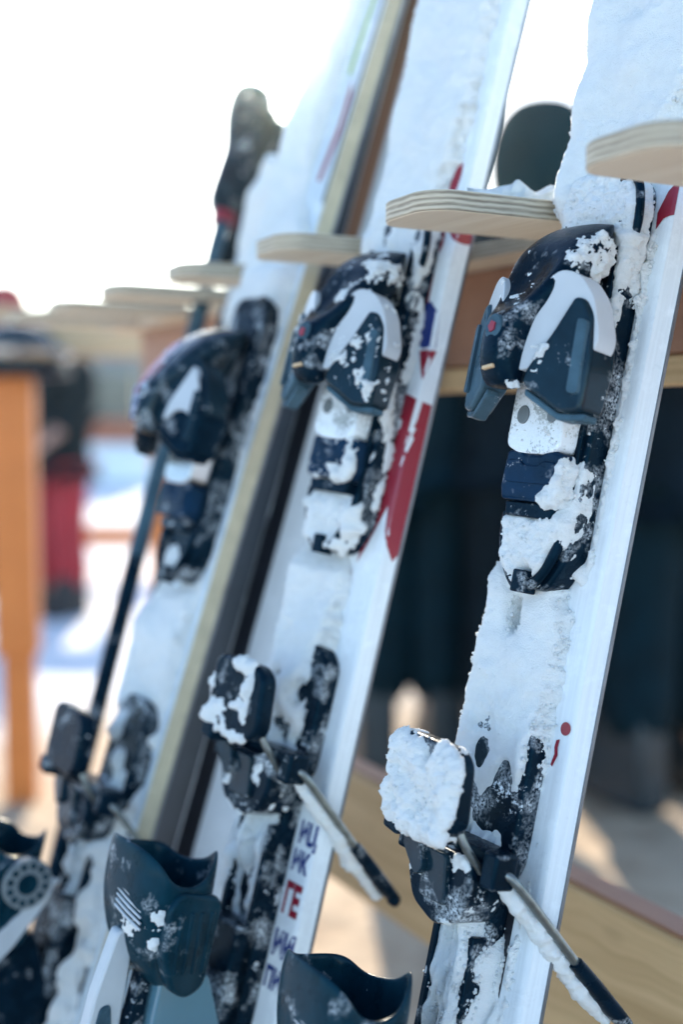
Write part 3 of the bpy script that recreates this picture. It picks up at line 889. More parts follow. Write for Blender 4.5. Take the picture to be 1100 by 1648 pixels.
def h_ski1(U, V, P, base, hw):
    n = grainy(P, 1.0, 1)
    big = fbm(P, 60, 3, 21)
    # thick cover above the toe and between toe and heel
    ur = np.interp(V, [-700, -420, -380, -330, -250, -225, -40, -5, 60, 400], [32, 33, 33, 29, 29, 34, 36, 30, 41, 46]) + 2.0 * fbm(P, 22, 3, 31) + 0.8 * fbm(P, 3, 2, 33)
    t = 13 + 4.0 * big + n
    t += 6 * sstep(-10, -44, U)                                   # heaped on the far side
    t -= 7 * sstep(0, 30, U)
    # zone of the toe binding: only the outer strips keep snow
    zb = sstep(-8, -40, V) * sstep(-243, -222, V)
    strip = 13 * sstep(27, 30, U) * (1 + 0.35 * fbm(P, 24, 3, 35)) - 1.5 + n * 0.9
    left = 6 * sstep(-26, -34, U) + n * 0.8
    t = t * (1 - zb) + zb * np.maximum(strip, left)
    # below the pad: hollows and shadowy bare spots
    for (u, v, ru, rv, k) in ((-13, -262, 4, 8, 26), (21, -246, 4, 7, 24), (18, -239, 6, 3, 10), (-20, -372, 9, 12, 6), (0, -362, 11, 18, 6), (7, -355, 4, 7, 20), (-15, -345, 3, 5, 20), (-2, -380, 8, 8, 13)):
        t -= k * blob(U, V, u, v, ru, rv)
    t += 5 * blob(U, V, 5, -300, 34, 26) + 9 * blob(U, V, 4, -352, 24, 26) + 9 * blob(U, V, 20, -338, 9, 22) + 8 * blob(U, V, 33, -60, 5, 14)
    # heel zone: streaks on the track
    zh = sstep(-372, -402, V)
    Ps = P * np.array([1.0, 0.22, 1.0])
    streak = np.where(np.abs(U) < 19.5, 18.0, 9.0) + 18 * fbm(Ps, 10.0, 3, 41) + n * 0.6 - 9 * sstep(12, 20, U) * sstep(30, 25, U) * (1 + fbm(Ps, 10, 2, 44))
    streak -= 11 * sstep(-18, -24, U)
    streak = streak + 7 * sstep(26, 30, U)
    t = t * (1 - zh) + zh * streak
    # dark groove running down beside the heel track
    g = np.exp(-((U - np.interp(V, [-420, -372, -340], [20, 25, 31])) / 3.6) ** 2) * sstep(-338, -352, V) * sstep(-460, -425, V)
    t -= 26 * g
    fall = sstep(0.0, 11.0, ur - U + 2.5 * fbm(P, 5, 2, 777))
    t = t * fall ** 1.2 + 1.1 * fbm(P, 2.2, 2, 778) * (fall < 0.5) - 2.5 * (1 - fall) ** 2
    return base + t
F1 = S1.snow_field(-690, 420, 1.0, h_ski1, seed=1)
def crumb_field(s, fo, n_all, n_rim, seed, rmax):
    V, N = mesh_arrays(fo)
    ok = V[:, 2] > 15.5
    crumbs(s.root, V[ok], N[ok], n_all, seed, 0.35, rmax)
    v = V[:, 1] + s.tail
    rim = ((V[:, 0] < -s.W / 2 - 1) & (V[:, 2] > 4)) | ((np.abs(N[:, 2]) < 0.55) & (V[:, 2] > 14))
    crumbs(s.root, V[rim], N[rim], n_rim, seed + 1, 0.5, rmax * 1.25, 0.5)
crumb_field(S1, F1, 150, 6000, 11, 1.2)

def frost(P, seed):
    """crumbs of frost, millimetre sized"""
    return fbm(P, 7.5, 2, seed, 0.6) * 2.4 + fbm(P, 2.8, 2, seed + 2) * 1.5 + fbm(P, 1.4, 1, seed + 4) * 0.6
def t_toe1(P, N):
    u, v, h = P[:, 0], P[:, 1] + S1.tail, P[:, 2]
    k = -2.6 + fbm(P, 26, 2, 3) * 0.9
    k += 4.8 * np.exp(-(((u - 26) / 11) ** 2 + ((v + 60) / 19) ** 2 + ((h - 52) / 20) ** 2))     # crust at the hood's upper right
    k += 2.1 * np.exp(-(((u - 2) / 13) ** 2 + ((v + 84) / 10) ** 2)) * (N[:, 2] > 0.2)           # in the scoop
    k += 2.8 * np.exp(-(((u - 20) / 6) ** 2 + ((v + 122) / 12) ** 2)) * (h > 55)
    k += 1.9 * np.exp(-(((u + 24) / 6) ** 2 + ((v + 72) / 18) ** 2)) * (h > 55)
    k += 5.0 * np.exp(-(((u - 13) / 4) ** 2 + ((v + 139) / 4) ** 2)) * (h > 55)
    return np.clip(1.4 * (k + frost(P, 5)), -1, 2.8)
snow_shell(T1['parts'], S1.root, t_toe1, 0.75, grain=0.5)

def t_base1(P, N):
    u, v, h = P[:, 0], P[:, 1] + S1.tail, P[:, 2]
    n = fbm(P, 9, 3, 13) * 3.0 + fbm(P, 3, 2, 14) * 1.5
    k = -2.4 + n * 0.8
    k += 11 * sstep(-196, -210, v) * (h > 24) * sstep(1.1, 0.72, (u / 25) ** 2 + ((v + 210) / 33) ** 2 - 0.5 * fbm(P, 14, 2, 77))    # heap in the pad
    k += 5.5 * np.exp(-(((u - 13) / 6) ** 2 + ((v + 196) / 11) ** 2)) * (h > 26) + fbm(P, 12, 3, 79) * 3.0 * sstep(-200, -212, v)
    k -= 4.0 * np.exp(-(((u + 8) / 20) ** 2 + ((v + 182) / 13) ** 2)) * (h > 36)
    k += 4.6 * np.exp(-(((u - 22) / 7) ** 2 + ((v + 190) / 30) ** 2)) * (h > 20)
    k += 5.5 * sstep(-70, -34, v) * (h > 20)
    k += 3.4 * np.exp(-(((u - 26) / 6) ** 2 + ((v + 62) / 22) ** 2))
    k += 2.5 * np.exp(-(((u - 24) / 4) ** 2 + ((v + 95) / 50) ** 2)) * (h > 26)
    k -= 9 * np.exp(-(((u - 2) / 5) ** 2 + ((v + 238) / 5) ** 2))
    k -= 8 * sstep(-243, -247, v)
    return np.clip(k, -1, 9)
PB1 = snow_shell([T1['base'], T1['blk']], S1.root, t_base1, 1.0)
crumbs(S1.root, *mesh_arrays(PB1), 600, 16, 0.3, 1.0)

def t_afd1(P, N):
    u, v = P[:, 0], P[:, 1] + S1.tail
    k = -0.35 + fbm(P, 9, 3, 23) * 1.3 + fbm(P, 2, 2, 24) * 1.3
    k -= 2.2 * np.exp(-((u / 9) ** 2 + ((v + 165) / 7) ** 2))
    for uu in (-12, 11): k -= 2.0 * np.exp(-(((u - uu) / 4.5) ** 2 + ((v + 148) / 5) ** 2))
    return np.clip(k, -1, 0.9)
snow_shell([T1['afd']], S1.root, t_afd1, 0.8, grain=0.5)

def t_ped1(P, N):
    u, v, h = P[:, 0], P[:, 1] + S1.tail, P[:, 2]
    k = 5.2 + fbm(P, 24, 2, 33) * 3.0 + fbm(P, 10, 3, 36) * 4.0 + fbm(P, 3.5, 2, 34) * 1.8 - 4.0 * sstep(-344, -336, v)
    k = k * (0.25 + 0.75 * (N[:, 2] > 0.25)) * (N[:, 2] > -0.15)
    k -= 11 * sstep(21, 26, u) * (h < 78)
    k -= 7 * np.exp(-(((u - 4) / 3) ** 2 + ((v + 343) / 9) ** 2))
    return np.clip(np.where(k > 0.5, k, -1), -1, 13)
PC1 = snow_shell([B1['ped']], S1.root, t_ped1, 1.0)
crumbs(S1.root, *mesh_arrays(PC1), 220, 15, 0.35, 1.1)
def t_drum(P, N, s=S1):
    k = fbm(P, 10, 3, 43) * 5.5 + fbm(P, 3, 2, 44) * 1.2 - 1.4
    return np.clip(k, -1, 3.5)
snow_shell([B1['drum']], S1.root, t_drum, 1.0)

def arm_snow(s, dv, seed, amt):
    """snow packed along the lower side of the right brake arm"""
    pts = [(33, -404 + dv, 42), (41, -430 + dv, 12), (45, -456 + dv, -17), (48, -480 + dv, -49)]
    P = [np.array(q) for q in [tuple(x) for x in spline(pts, 40)]]
    P = np.array(P); m = len(P); seg = 22
    T = np.gradient(P, axis=0); T /= np.linalg.norm(T, axis=1)[:, None]
    up = np.array([0.2, 0.9, -0.3]); X = np.cross(T, up); X /= np.linalg.norm(X, axis=1)[:, None]; Y = np.cross(T, X)
    rr = amt * np.sin(np.clip(np.linspace(0.04, 1.0, m), 0, 1) * math.pi * 0.94) ** 0.4
    V = []
    for i in range(m):
        for j in range(seg):
            a = 2 * math.pi * j / seg
            V.append(P[i] + (X[i] * math.cos(a) + Y[i] * math.sin(a)) * rr[i])
    V = np.array(V); C0 = np.repeat(P, seg, axis=0)
    V = C0 + (V - C0) * (1 + 0.5 * fbm(V, 11, 3, seed) + 0.28 * fbm(V, 3.0, 2, seed + 3))[:, None]
    Fc = [[i * seg + j, i * seg + (j + 1) % seg, (i + 1) * seg + (j + 1) % seg, (i + 1) * seg + j] for i in range(m - 1) for j in range(seg)]
    V[:, 1] -= s.tail
    return big_mesh('snow_crust', V / 1000.0, Fc, 'snow', s.root)
arm_snow(S1, 0, 3, 6.5)

S1.decal('dark_graphic', [(-38, -700), (23, -700), (23, -410), (-38, -410)], 'ski_base')
# prints on ski one
S1.decal('print', [(34 + 3.6 * math.cos(a), -318.5 + 3.8 * math.sin(a)) for a in np.linspace(0, 2 * math.pi, 20, endpoint=False)], 'print_red', lift=0.6)
S1.decal('print', [(29, -326), (31.5, -325), (31, -330), (32, -334), (29.5, -341), (28, -340), (29.5, -334), (28.5, -330)], 'print_red', lift=0.6)
S1.decal('print', [(29, -22), (34, -10), (40, -4), (40, -24), (34, -26), (30, -32)], 'print_red', lift=0.6)

# ---- ski two
S2 = Ski('snowy ski with red and blue prints and lettering, second from the camera', (0.06576502, 0.87786047, 1.08637664), 14.995836, 13, 86, -1124, 660)
T2 = toe_piece(S2, 2)
B2 = brake(S2, 9)
H2 = heel_piece(S2, -1)
def h_ski2(U, V, P, base, hw):
    n = grainy(P, 1.0, 101)
    ur = np.interp(V, [-700, -520, -470, -400, -330, -290, -250, -215, -180, -100, -40, -10, 40, 400], [18, 18, 19, 22, 20, 18, 16, 17, 18, 20, 18, 11, 32, 38]) + 4.0 * fbm(P, 18, 3, 131) + 0.8 * fbm(P, 3, 2, 133)
    t = 14 + 4.0 * fbm(P, 55, 3, 121) + n + 5 * sstep(-10, -44, U) - 5 * sstep(0, 24, U)
    zb = sstep(-18, -45, V) * sstep(-262, -238, V)
    Ps = P * np.array([1.0, 0.3, 1.0])
    strip = 17 * sstep(14, 22, U) * (0.35 + 1.9 * fbm(Ps, 11, 3, 135)) + n * 0.8
    left = 7 * sstep(-26, -34, U) + n
    t = t * (1 - zb) + zb * np.maximum(strip, left)
    for (u, v, ru, rv, k) in ((12, -20, 7, 8, 14), (0, -10, 6, 6, 9), (22, -38, 6, 9, 14), (-20, -346, 5, 10, 20), (6, -343, 5, 8, 20), (-6, -368, 9, 7, 14), (22, -330, 3, 16, 17)):
        t -= k * blob(U, V, u, v, ru, rv)
    t += 9 * blob(U, V, 0, -350, 26, 26)
    zh = sstep(-360, -392, V)
    streak = np.where(np.abs(U) < 19.5, 18.5, 8.0) + 17 * fbm(Ps, 9.0, 3, 141) + n * 0.6 - 10 * blob(U, V, 16, -420, 6, 30) - 10 * blob(U, V, -18, -400, 8, 30)
    t = t * (1 - zh) + zh * streak
    g = np.exp(-((U - np.interp(V, [-420, -372, -340], [22, 26, 27])) / 3.0) ** 2) * sstep(-338, -352, V) * sstep(-450, -405, V)
    t -= 24 * g
    fall = sstep(0.0, 11.0, ur - U + 2.5 * fbm(P, 5, 2, 777))
    t = t * fall ** 1.2 + 1.1 * fbm(P, 2.2, 2, 778) * (fall < 0.5) - 2.5 * (1 - fall) ** 2
    return base + t
F2 = S2.snow_field(-690, 420, 1.15, h_ski2, seed=2)
crumb_field(S2, F2, 150, 4500, 21, 1.4)
def t_toe2(P, N):
    u, v, h = P[:, 0], P[:, 1] + S2.tail, P[:, 2]
    k = -2.1 + fbm(P, 22, 2, 203) * 1.6
    k += 3.2 * np.exp(-(((u - 22) / 11) ** 2 + ((v + 62) / 18) ** 2 + ((h - 60) / 18) ** 2))
    k += 2.4 * np.exp(-(((u - 2) / 12) ** 2 + ((v + 72) / 10) ** 2)) * (N[:, 2] > 0.2)
    k += 2.6 * np.exp(-(((u - 19) / 8) ** 2 + ((v + 116) / 14) ** 2)) * (h > 55)
    k += 2.0 * np.exp(-(((u - 40) / 6) ** 2 + ((v + 122) / 22) ** 2))
    return np.clip(1.6 * (k + 0.35 + frost(P, 205)), -1, 3.6)
snow_shell(T2['parts'], S2.root, t_toe2, 1.1, grain=0.5)
def t_base2(P, N):
    u, v, h = P[:, 0], P[:, 1] + S2.tail, P[:, 2]
    n = fbm(P * np.array([1, .4, 1]), 9, 3, 213) * 7.0 + fbm(P, 3, 2, 214) * 1.5
    k = -1.4 + n + 9 * sstep(-198, -214, v) * (h > 24) * sstep(1.2, 0.72, (u / 25) ** 2 + ((v + 210) / 33) ** 2 - 0.8 * fbm(P, 14, 2, 78)) + 4.0 * sstep(-62, -30, v) * (h > 20)
    k += 5.0 * np.exp(-(((u - 8) / 9) ** 2 + ((v + 190) / 14) ** 2)) * (h > 26)
    k -= 8 * sstep(-241, -245, v)
    return np.clip(k, -1, 8)
snow_shell([T2['base'], T2['blk']], S2.root, t_base2, 1.2)
def t_ped2(P, N):
    u, v, h = P[:, 0], P[:, 1] + S2.tail, P[:, 2]
    k = 2.6 + fbm(P, 13, 3, 233) * 9 + fbm(P, 4, 3, 234) * 1.4 - 9 * np.exp(-(((u + 14) / 8) ** 2 + ((v + 345) / 14) ** 2))
    k = k * (N[:, 2] > 0.2) - 9 * sstep(15, 20, u)
    return np.clip(np.where(k > 0.4, k, -1), -1, 7)
snow_shell([B2['ped']], S2.root, t_ped2, 1.1)
snow_shell([B2['drum']], S2.root, lambda P, N: t_drum(P + 77, N), 1.2)
def t_cup2(P, N):
    u, v, h = P[:, 0], P[:, 1] + S2.tail, P[:, 2]
    k = frost(P, 243) * 0.8 - 3.2
    k += 4.6 * np.exp(-(((u - 31) / 8) ** 2 + ((v + 486) / 8) ** 2 + ((h - 122) / 8) ** 2))
    k += 4.6 * np.exp(-(((u - 30) / 8) ** 2 + ((v + 505) / 8) ** 2 + ((h - 118) / 8) ** 2))
    k += 4.2 * np.exp(-(((u - 12) / 16) ** 2 + ((v + 508) / 26) ** 2 + ((h - 130) / 6) ** 2))
    return np.clip(k, -1, 1.6)
snow_shell([H2['cup']], S2.root, t_cup2, 1.2, grain=0.5)
arm_snow(S2, 9, 13, 6.2)

S2.decal('dark_graphic', [(-36, -700), (15, -700), (15, -412), (-10, -404), (-36, -410)], 'ski_base')
# prints on ski two
def ell(u, v, a, b, rot=0.0, n=22):
    c, s_ = math.cos(rot), math.sin(rot)
    return [(u + a * math.cos(t) * c - b * math.sin(t) * s_, v + a * math.cos(t) * s_ + b * math.sin(t) * c) for t in np.linspace(0, 2 * math.pi, n, endpoint=False)]
S2.decal('print', ell(27, 26, 4, 15, -0.15), 'print_red')
S2.decal('print', ell(25, -13, 4.2, 12, 0.1), 'print_red')
S2.decal('print', [(14, -2), (18, -2), (13, -24), (9, -26), (10, -20)], 'print_red')
S2.decal('print', ell(38, -9, 5, 9, 0.5), 'print_red')
S2.decal('print', [(23, -40), (27, -40), (28, -62), (24, -62)], 'print_red')
S2.decal('print', [(22, -64), (30, -60), (39, -68), (40, -92), (32, -94), (24, -88), (21, -74)], 'print_blue')
S2.decal('print', [(30, -95.5), (40.5, -94), (38, -116)], 'print_red')
S2.decal('print', [(26, -126), (42.4, -131), (42.4, -236), (41, -242), (36, -222), (34, -205), (25, -228), (16, -248), (18, -226), (24, -196)], 'print_red')
S2.decal('print', ell(26, -148, 3.0, 4.4), 'topsheet', lift=0.45)
for (u, v, a, b) in ((-32, -268, 2.5, 6), (-34, -280, 2, 7), (-26, -276, 1.5, 6), (12, -256, 2, 7), (8, -268, 1.6, 5)):
    S2.decal('print', ell(u, v, a, b, 0.3, 12), 'print_red')
S2.text('ИЦ', 21, -441, 19, 'print_blue', 0.62)
S2.text('ИК', 20, -460, 18, 'print_blue', 0.62)
S2.text('ГЕ', 20, -489, 27, 'print_red', 0.52)
S2.text('ИИ', 19.5, -518, 22, 'print_blue', 0.62)
S2.text('ПИ', 19, -540, 18, 'print_blue', 0.62)

# ---- ski three
S3 = Ski('pale snowy ski with beige sidewall and dial heel binding, third from the camera', (-0.03670845, 1.03505795, 1.08568465), 18.638665, 8, 82, -1146, 560, side='sidewall_beige', sheet='topsheet_blue')
S3.dh = 9.0
T3 = toe_piece(S3, -46, style=1)
S3.dh = 0.0
B3 = brake(S3, -72)
H3 = heel_piece(S3, -52, style=1)
for (r0, mat, d) in ((19, 'dial_grey', 0), (8, 'slate_gloss', 0.8)):
    S3.slab_side('dial', [(-537 + r0 * math.cos(a), 94 + r0 * math.sin(a)) for a in np.linspace(0, 2 * math.pi, 28, endpoint=False)], 41 + d, 34, mat, 0.8, parent=H3['cup'])
for j in range(12):
    a = j * math.pi / 6
    S3.slab_side('dial_dimple', [(-537 + 14 * math.cos(a) + 2.6 * math.cos(b), 94 + 14 * math.sin(a) + 2.6 * math.sin(b)) for b in np.linspace(0, 2 * math.pi, 10, endpoint=False)], 41.5, 38, 'slate_gloss', 0.3, parent=H3['cup'])
S3.slab_side('dial_plate', [(-550, 74), (-530, 70), (-575, 104), (-600, 118), (-612, 108), (-585, 90)], 39, 32, 'white_plastic', 1.5, parent=H3['cup'], rnd=4)
def h_ski3(U, V, P, base, hw):
    n = grainy(P, 1.0, 301)
    ur = np.interp(V, [-720, -400, 10, 55, 400], [33, 33, 33, 8, 6]) + 2.0 * fbm(P, 22, 3, 331)
    t = 11 + 4.0 * fbm(P, 50, 3, 321) + n + 4 * sstep(-10, -44, U) - 4 * sstep(10, 30, U)
    zb = sstep(-62, -88, V) * sstep(-312, -288, V)
    side = 7 * sstep(23, 28, U) * (0.4 + 1.6 * fbm(P, 14, 3, 335)) + 5 * sstep(26, 32, U) + n - 2
    left = 6 * sstep(-28, -34, U) + n
    t = t * (1 - zb) + zb * np.maximum(side, left)
    zh = sstep(-398, -425, V)
    streak = np.where(np.abs(U) < 20, 17.0, 6.0) + 19 * fbm(P * np.array([1, .6, 1]), 14, 3, 341) + n * 0.6
    t = t * (1 - zh) + zh * streak
    for (u, v, ru, rv, k) in ((10, -416, 12, 20, 16), (22, -440, 8, 14, 16), (-10, -455, 14, 25, 12)):
        t -= k * blob(U, V, u, v, ru, rv)
    fall = sstep(0.0, 11.0, ur - U + 2.5 * fbm(P, 5, 2, 777))
    t = t * fall ** 1.2 + 1.1 * fbm(P, 2.2, 2, 778) * (fall < 0.5) - 2.5 * (1 - fall) ** 2
    return base + t
F3 = S3.snow_field(-760, 440, 1.7, h_ski3, seed=3)
crumb_field(S3, F3, 150, 1800, 31, 1.8)
def t_base3(P, N):
    u, v, h = P[:, 0], P[:, 1] + S3.tail, P[:, 2]
    k = -3.0 + fbm(P, 9, 3, 313) * 2.5 + 8 * np.exp(-(((u + 4) / 13) ** 2 + ((v + 276) / 12) ** 2)) * (h > 22)
    return np.clip(k, -1, 8)
snow_shell([T3['base'], T3['blk']], S3.root, t_base3, 1.7)
S3.decal('print', [(16, 62), (22, 60), (30, 100), (30, 138), (24, 150), (24, 110)], 'print_red')
S3.decal('print', [(33, 40), (36, 40), (38, 420), (35, 420)], 'ski_base')
S3.decal('print', [(14, 160), (20, 155), (24, 230), (20, 260)], 'print_green')
S3.decal('dark_graphic', [(-36, -780), (28, -780), (28, -432), (8, -424), (-36, -440)], 'ski_base')
S3.decal('print', [(-20, -380), (-16, -380), (-10, -350), (-13, -345)], 'print_green', lift=0.5)

# ---- further skis in the rack
def on_rack(k, q): return tuple(rk(k, q, ZF))
S4 = Ski('white ski with a broad black stripe between the second and third skis', on_rack(2.20, 0.135), 17.5, 30, 84, -1140, 700, side='topsheet', sheet='topsheet')
S4.decal('black_stripe', [(-44, -700), (-18, -700), (-18, 0), (-46, 0)], 'ski_base')
S4.decal('brown_stripe', [(-44, 2), (-22, 2), (-24, 500), (-46, 500)], 'wood_red')
S4.decal('print', [(36, -700), (42, -700), (42.5, 500), (36, 500)], 'wood_red')
Ski.tip_lift = 12
S6 = Ski('dark grey ski with brown edges between the third and the white ski', on_rack(2.6, 0.128), 17.0, 14, 80, -1140, 720, side='wood_red', sheet='sheet_grey')
S5 = Ski('white ski with green accents, its tip ending below the sun', on_rack(3.3, 0.125), 9.0, 10, 80, -1105, 125, side='topsheet', sheet='topsheet_blue')
def h_far(U, V, P, base, hw):
    t = 7 + 4 * fbm(P, 40, 3, 401) + grainy(P, 1.0, 402) - 13 * sstep(8, 17, U)
    return base + t
S5.snow_field(-600, 120, 2.4, h_far, seed=5)
S5.decal('print', [(14, -140), (20, -140), (20, 20), (14, 20)], 'print_green')
S5.decal('print', [(24, -140), (37, -140), (37, 40), (24, 40)], 'ski_base')

# ------------------------------------------------------------------ ski poles by the fourth finger
def ski_pole(label, a, b, grip_len, side):
    """a: tip on the ground, b: top of the shaft"""
    A, B = Vector(a), Vector(b)
    d = (B - A)
    L = d.length; d.normalize()
    root = empty('ski_pole', tuple(A))
    root.rotation_euler = d.to_track_quat('Z', 'X').to_euler()
    tag(root, label, 'ski pole', 'pair of ski poles at the rack')
    def tb(name, z0, z1, r0, r1, mat, seg=14, par=None):
        return mesh_obj(name, *tube_geo([(0, 0, z0), (0, 0, (z0 + z1) / 2), (0, 0, z1)], [r0, (r0 + r1) / 2, r1], seg), mat, par or root)
    tb('tip', 0.0, 0.03, 0.002, 0.004, 'steel')
    tb('lower_shaft', 0.03, L * 0.62, 0.0075, 0.009, 'black_plastic')
    tb('upper_shaft', L * 0.62, L - grip_len, 0.009, 0.009, 'grey_plastic')
    bk = mesh_obj('basket', *tube_geo([(0, 0, 0.055), (0, 0, 0.06), (0, 0, 0.07)], [0.03, 0.032, 0.012], 16), 'black_plastic', root)
    prof = [(0, 0.013), (0.12, 0.021), (0.3, 0.019), (0.45, 0.022), (0.6, 0.020), (0.8, 0.023), (0.92, 0.026), (1.0, 0.020)]
    gp = mesh_obj('grip', *tube_geo([(0.004 * math.sin(t * 9), 0, L - grip_len + t * grip_len) for t, _ in prof], [r for _, r in prof], 14, 1.25), 'black_plastic', root, sub=1)
    tb('grip_collar', L - grip_len - 0.008, L - grip_len + 0.004, 0.013, 0.013, 'print_red', par=gp)
    pts = spline([(0, 0.012, L - 0.03), (0.02, 0.05, L - 0.05), (0.03, 0.055, L - 0.16), (0.012, 0.03, L - 0.22), (-0.01, 0.03, L - 0.15), (0, 0.012, L - 0.04)], 8)
    mesh_obj('strap', *tube_geo(pts, 0.007, 8, 0.25), 'cloth_black', root)
    return root
def pz(x, y, depth):
    """a point along the camera axis, used to set real positions of far things"""
    f = 1929.0
    F = Vector((0, math.cos(PITCH), -math.sin(PITCH))); U = Vector((0, math.sin(PITCH), math.cos(PITCH)))
    return Vector((0, 0, 0.95)) + (Vector((1, 0, 0)) * ((x - 550) / f) + U * ((824 - y) / f) + F) * depth
top_p = pz(412, 150, 1.33); low_p = pz(150, 1165, 1.16)
dd = (low_p - top_p); tip_p = top_p + dd * ((top_p.z - 0.0) / -dd.z)
ski_pole('black ski pole with thick grip standing left of the third ski', tip_p, top_p, 0.155, 1)
off = Vector((0.035, 0.05, 0))
ski_pole('second black ski pole, half hidden behind the first pole', tip_p + off, top_p + off * 0.5 + Vector((0.0, 0, -0.03)), 0.155, -1)

# ------------------------------------------------------------------ people
def skin_obj(name, verts, edges, radii, mat, parent, sub=2, root=0):
    me = bpy.data.meshes.new(name)
    me.from_pydata(verts, edges, [])
    o = bpy.data.objects.new(name, me); COL.objects.link(o); o.parent = parent
    sk = o.modifiers.new('skin', 'SKIN'); sk.use_smooth_shade = True
    if not me.skin_vertices: 
        pass
    for i, r in enumerate(radii):
        r2 = r if isinstance(r, tuple) else (r, r)
        me.skin_vertices[0].data[i].radius = r2
    me.skin_vertices[0].data[root].use_root = True
    s = o.modifiers.new('sub', 'SUBSURF'); s.levels = sub; s.render_levels = sub
    me.materials.append(MATS[mat])
    return o

def person(label, loc, rz, H, jacket, trousers, boots, hat, hat_mat, arms=None, lean=0.0, goggles=False, stance=0.12):
    root = empty('person', loc, (0, 0, rz))
    tag(root, label, 'person', None)
    k = H / 1.75
    def P(x, y, z): return (x * k, y * k + lean * max(0, z - 0.9) * k, z * k)
    st = stance
    arms = arms or [((-0.21, 0.0, 1.42), (-0.29, 0.02, 1.14), (-0.27, 0.10, 0.90)), ((0.21, 0.0, 1.42), (0.29, 0.02, 1.14), (0.27, 0.10, 0.90))]
    # continuous body
    V = [P(0, 0, 0.95), P(0, 0, 1.12), P(0, 0, 1.32), P(0, 0, 1.46), P(0, 0.01, 1.54), P(0, 0.02, 1.64), P(0, 0.015, 1.72)]
    R = [(.15, .11), (.14, .10), (.16, .11), (.09, .08), (.055, .055), (.085, .10), (.07, .085)]
    E = [(0, 1), (1, 2), (2, 3), (3, 4), (4, 5), (5, 6)]
    def add(p, r, a):
        V.append(P(*p)); R.append(r); E.append((a, len(V) - 1)); return len(V) - 1
    for sg in (-1, 1):
        a = add((sg * 0.095, 0, 0.88), .10, 0); a = add((sg * st, 0.02, 0.50), .07, a); a = add((sg * (st + 0.02), -0.02, 0.10), .05, a); a = add((sg * (st + 0.03), 0.12, 0.05), .04, a)
    for ar in arms:
        a = add(ar[0], .06, 3); a = add(ar[1], .048, a); a = add(ar[2], .036, a)
        el, wr = Vector(ar[1]), Vector(ar[2]); d = (wr - el).normalized()
        hnd = wr + d * 0.07
        pa = add(tuple(hnd), .030, a)
        sd = Vector((d.y, -d.x, 0.0)); sd = sd.normalized() if sd.length > 0.05 else Vector((0, 1, 0))
        for j, ln in enumerate((0.065, 0.075, 0.070, 0.055)):
            o_ = hnd + sd * (j - 1.5) * 0.018
            f1 = add(tuple(o_ + d * ln * 0.6), .009, pa); add(tuple(o_ + d * ln + Vector((0, 0, -0.01))), .008, f1)
        t1 = add(tuple(wr + d * 0.03 + sd * -0.04), .010, a); add(tuple(wr + d * 0.06 + sd * -0.055), .009, t1)
    R = [(r[0] * k, r[1] * k) if isinstance(r, tuple) else r * k for r in R]
    skin_obj('body', V, E, R, 'skin', root)
    # jacket
    JV = [P(0, 0, 0.98), P(0, 0, 0.80), P(0, 0, 1.14), P(0, 0, 1.34), P(0, 0, 1.45), P(0, 0, 1.52)]
    JE = [(0, 1), (0, 2), (2, 3), (3, 4), (4, 5)]
    JR = [(.215, .165), (.215, .17), (.20, .155), (.21, .16), (.13, .11), (.085, .085)]
    for ar in arms:
        JV.append(P(*ar[0])); JR.append((.095, .095)); JE.append((4, len(JV) - 1))
        JV.append(P(*ar[1])); JR.append((.078, .078)); JE.append((len(JV) - 2, len(JV) - 1))
        JV.append(P(*ar[2])); JR.append((.062, .062)); JE.append((len(JV) - 2, len(JV) - 1))
    skin_obj('jacket', JV, JE, [(a * k, b * k) for a, b in JR], jacket, root)
    # trousers
    TV = [P(0, 0, 0.92)]; TE = []; TR = [(.17, .14)]
    for sg in (-1, 1):
        TV += [P(sg * 0.10, 0, 0.80), P(sg * st, 0.02, 0.50), P(sg * (st + 0.02), -0.01, 0.16)]
        n0 = len(TV) - 3
        TE += [(0, n0), (n0, n0 + 1), (n0 + 1, n0 + 2)]
        TR += [(.13, .13), (.112, .11), (.105, .11)]
    skin_obj('trousers', TV, TE, [(a * k, b * k) for a, b in TR], trousers, root)
    for sg in (-1, 1):
        x = sg * (st + 0.025)
        prof = [(-0.09, 0.0), (0.20, 0.0), (0.21, 0.05), (0.12, 0.13), (0.09, 0.26), (-0.08, 0.26)]
        rings = []
        for yy, zz in prof: pass
        V2, F2 = slab_geo([(y * k, z * k) for y, z in prof], (x + 0.055) * k, (x - 0.055) * k, lambda a, b, h: (h, a, b))
        mesh_obj('boot', V2, F2, boots, root, bevel=0.02 * k, bseg=3)
    # head wear and face
    hz = 1.655
    th = np.linspace(0, 2 * math.pi, 24, endpoint=False)
    rings = []
    for ph in np.linspace(-0.15, math.pi / 2 * 0.98, 9):
        rr = math.cos(ph) ** 0.8
        rings.append([P(0.118 * rr * math.cos(t), 0.01 + 0.138 * rr * math.sin(t), hz + 0.125 * math.sin(ph)) for t in th])
    if hat == 'hood':
        rings = []
        for ph in np.linspace(-1.25, math.pi / 2 * 0.98, 12):
            rr = math.cos(ph) ** 0.7
            rings.append([P(0.145 * rr * math.cos(t), -0.035 + 0.135 * rr * math.sin(t), 1.63 + 0.175 * math.sin(ph)) for t in th])
    mesh_obj(hat, *loft_geo(rings), hat_mat, root, sub=1)
    mesh_obj('nose', *tube_geo([P(0, 0.11, 1.655), P(0, 0.135, 1.625), P(0, 0.115, 1.605)], [0.008 * k, 0.016 * k, 0.010 * k], 8), 'skin', root, sub=1)
    for sg in (-1, 1):
        mesh_obj('eye', *tube_geo([P(sg * 0.035, 0.105, 1.655), P(sg * 0.035, 0.118, 1.655)], [0.014 * k, 0.009 * k], 10), 'sole_rubber', root)
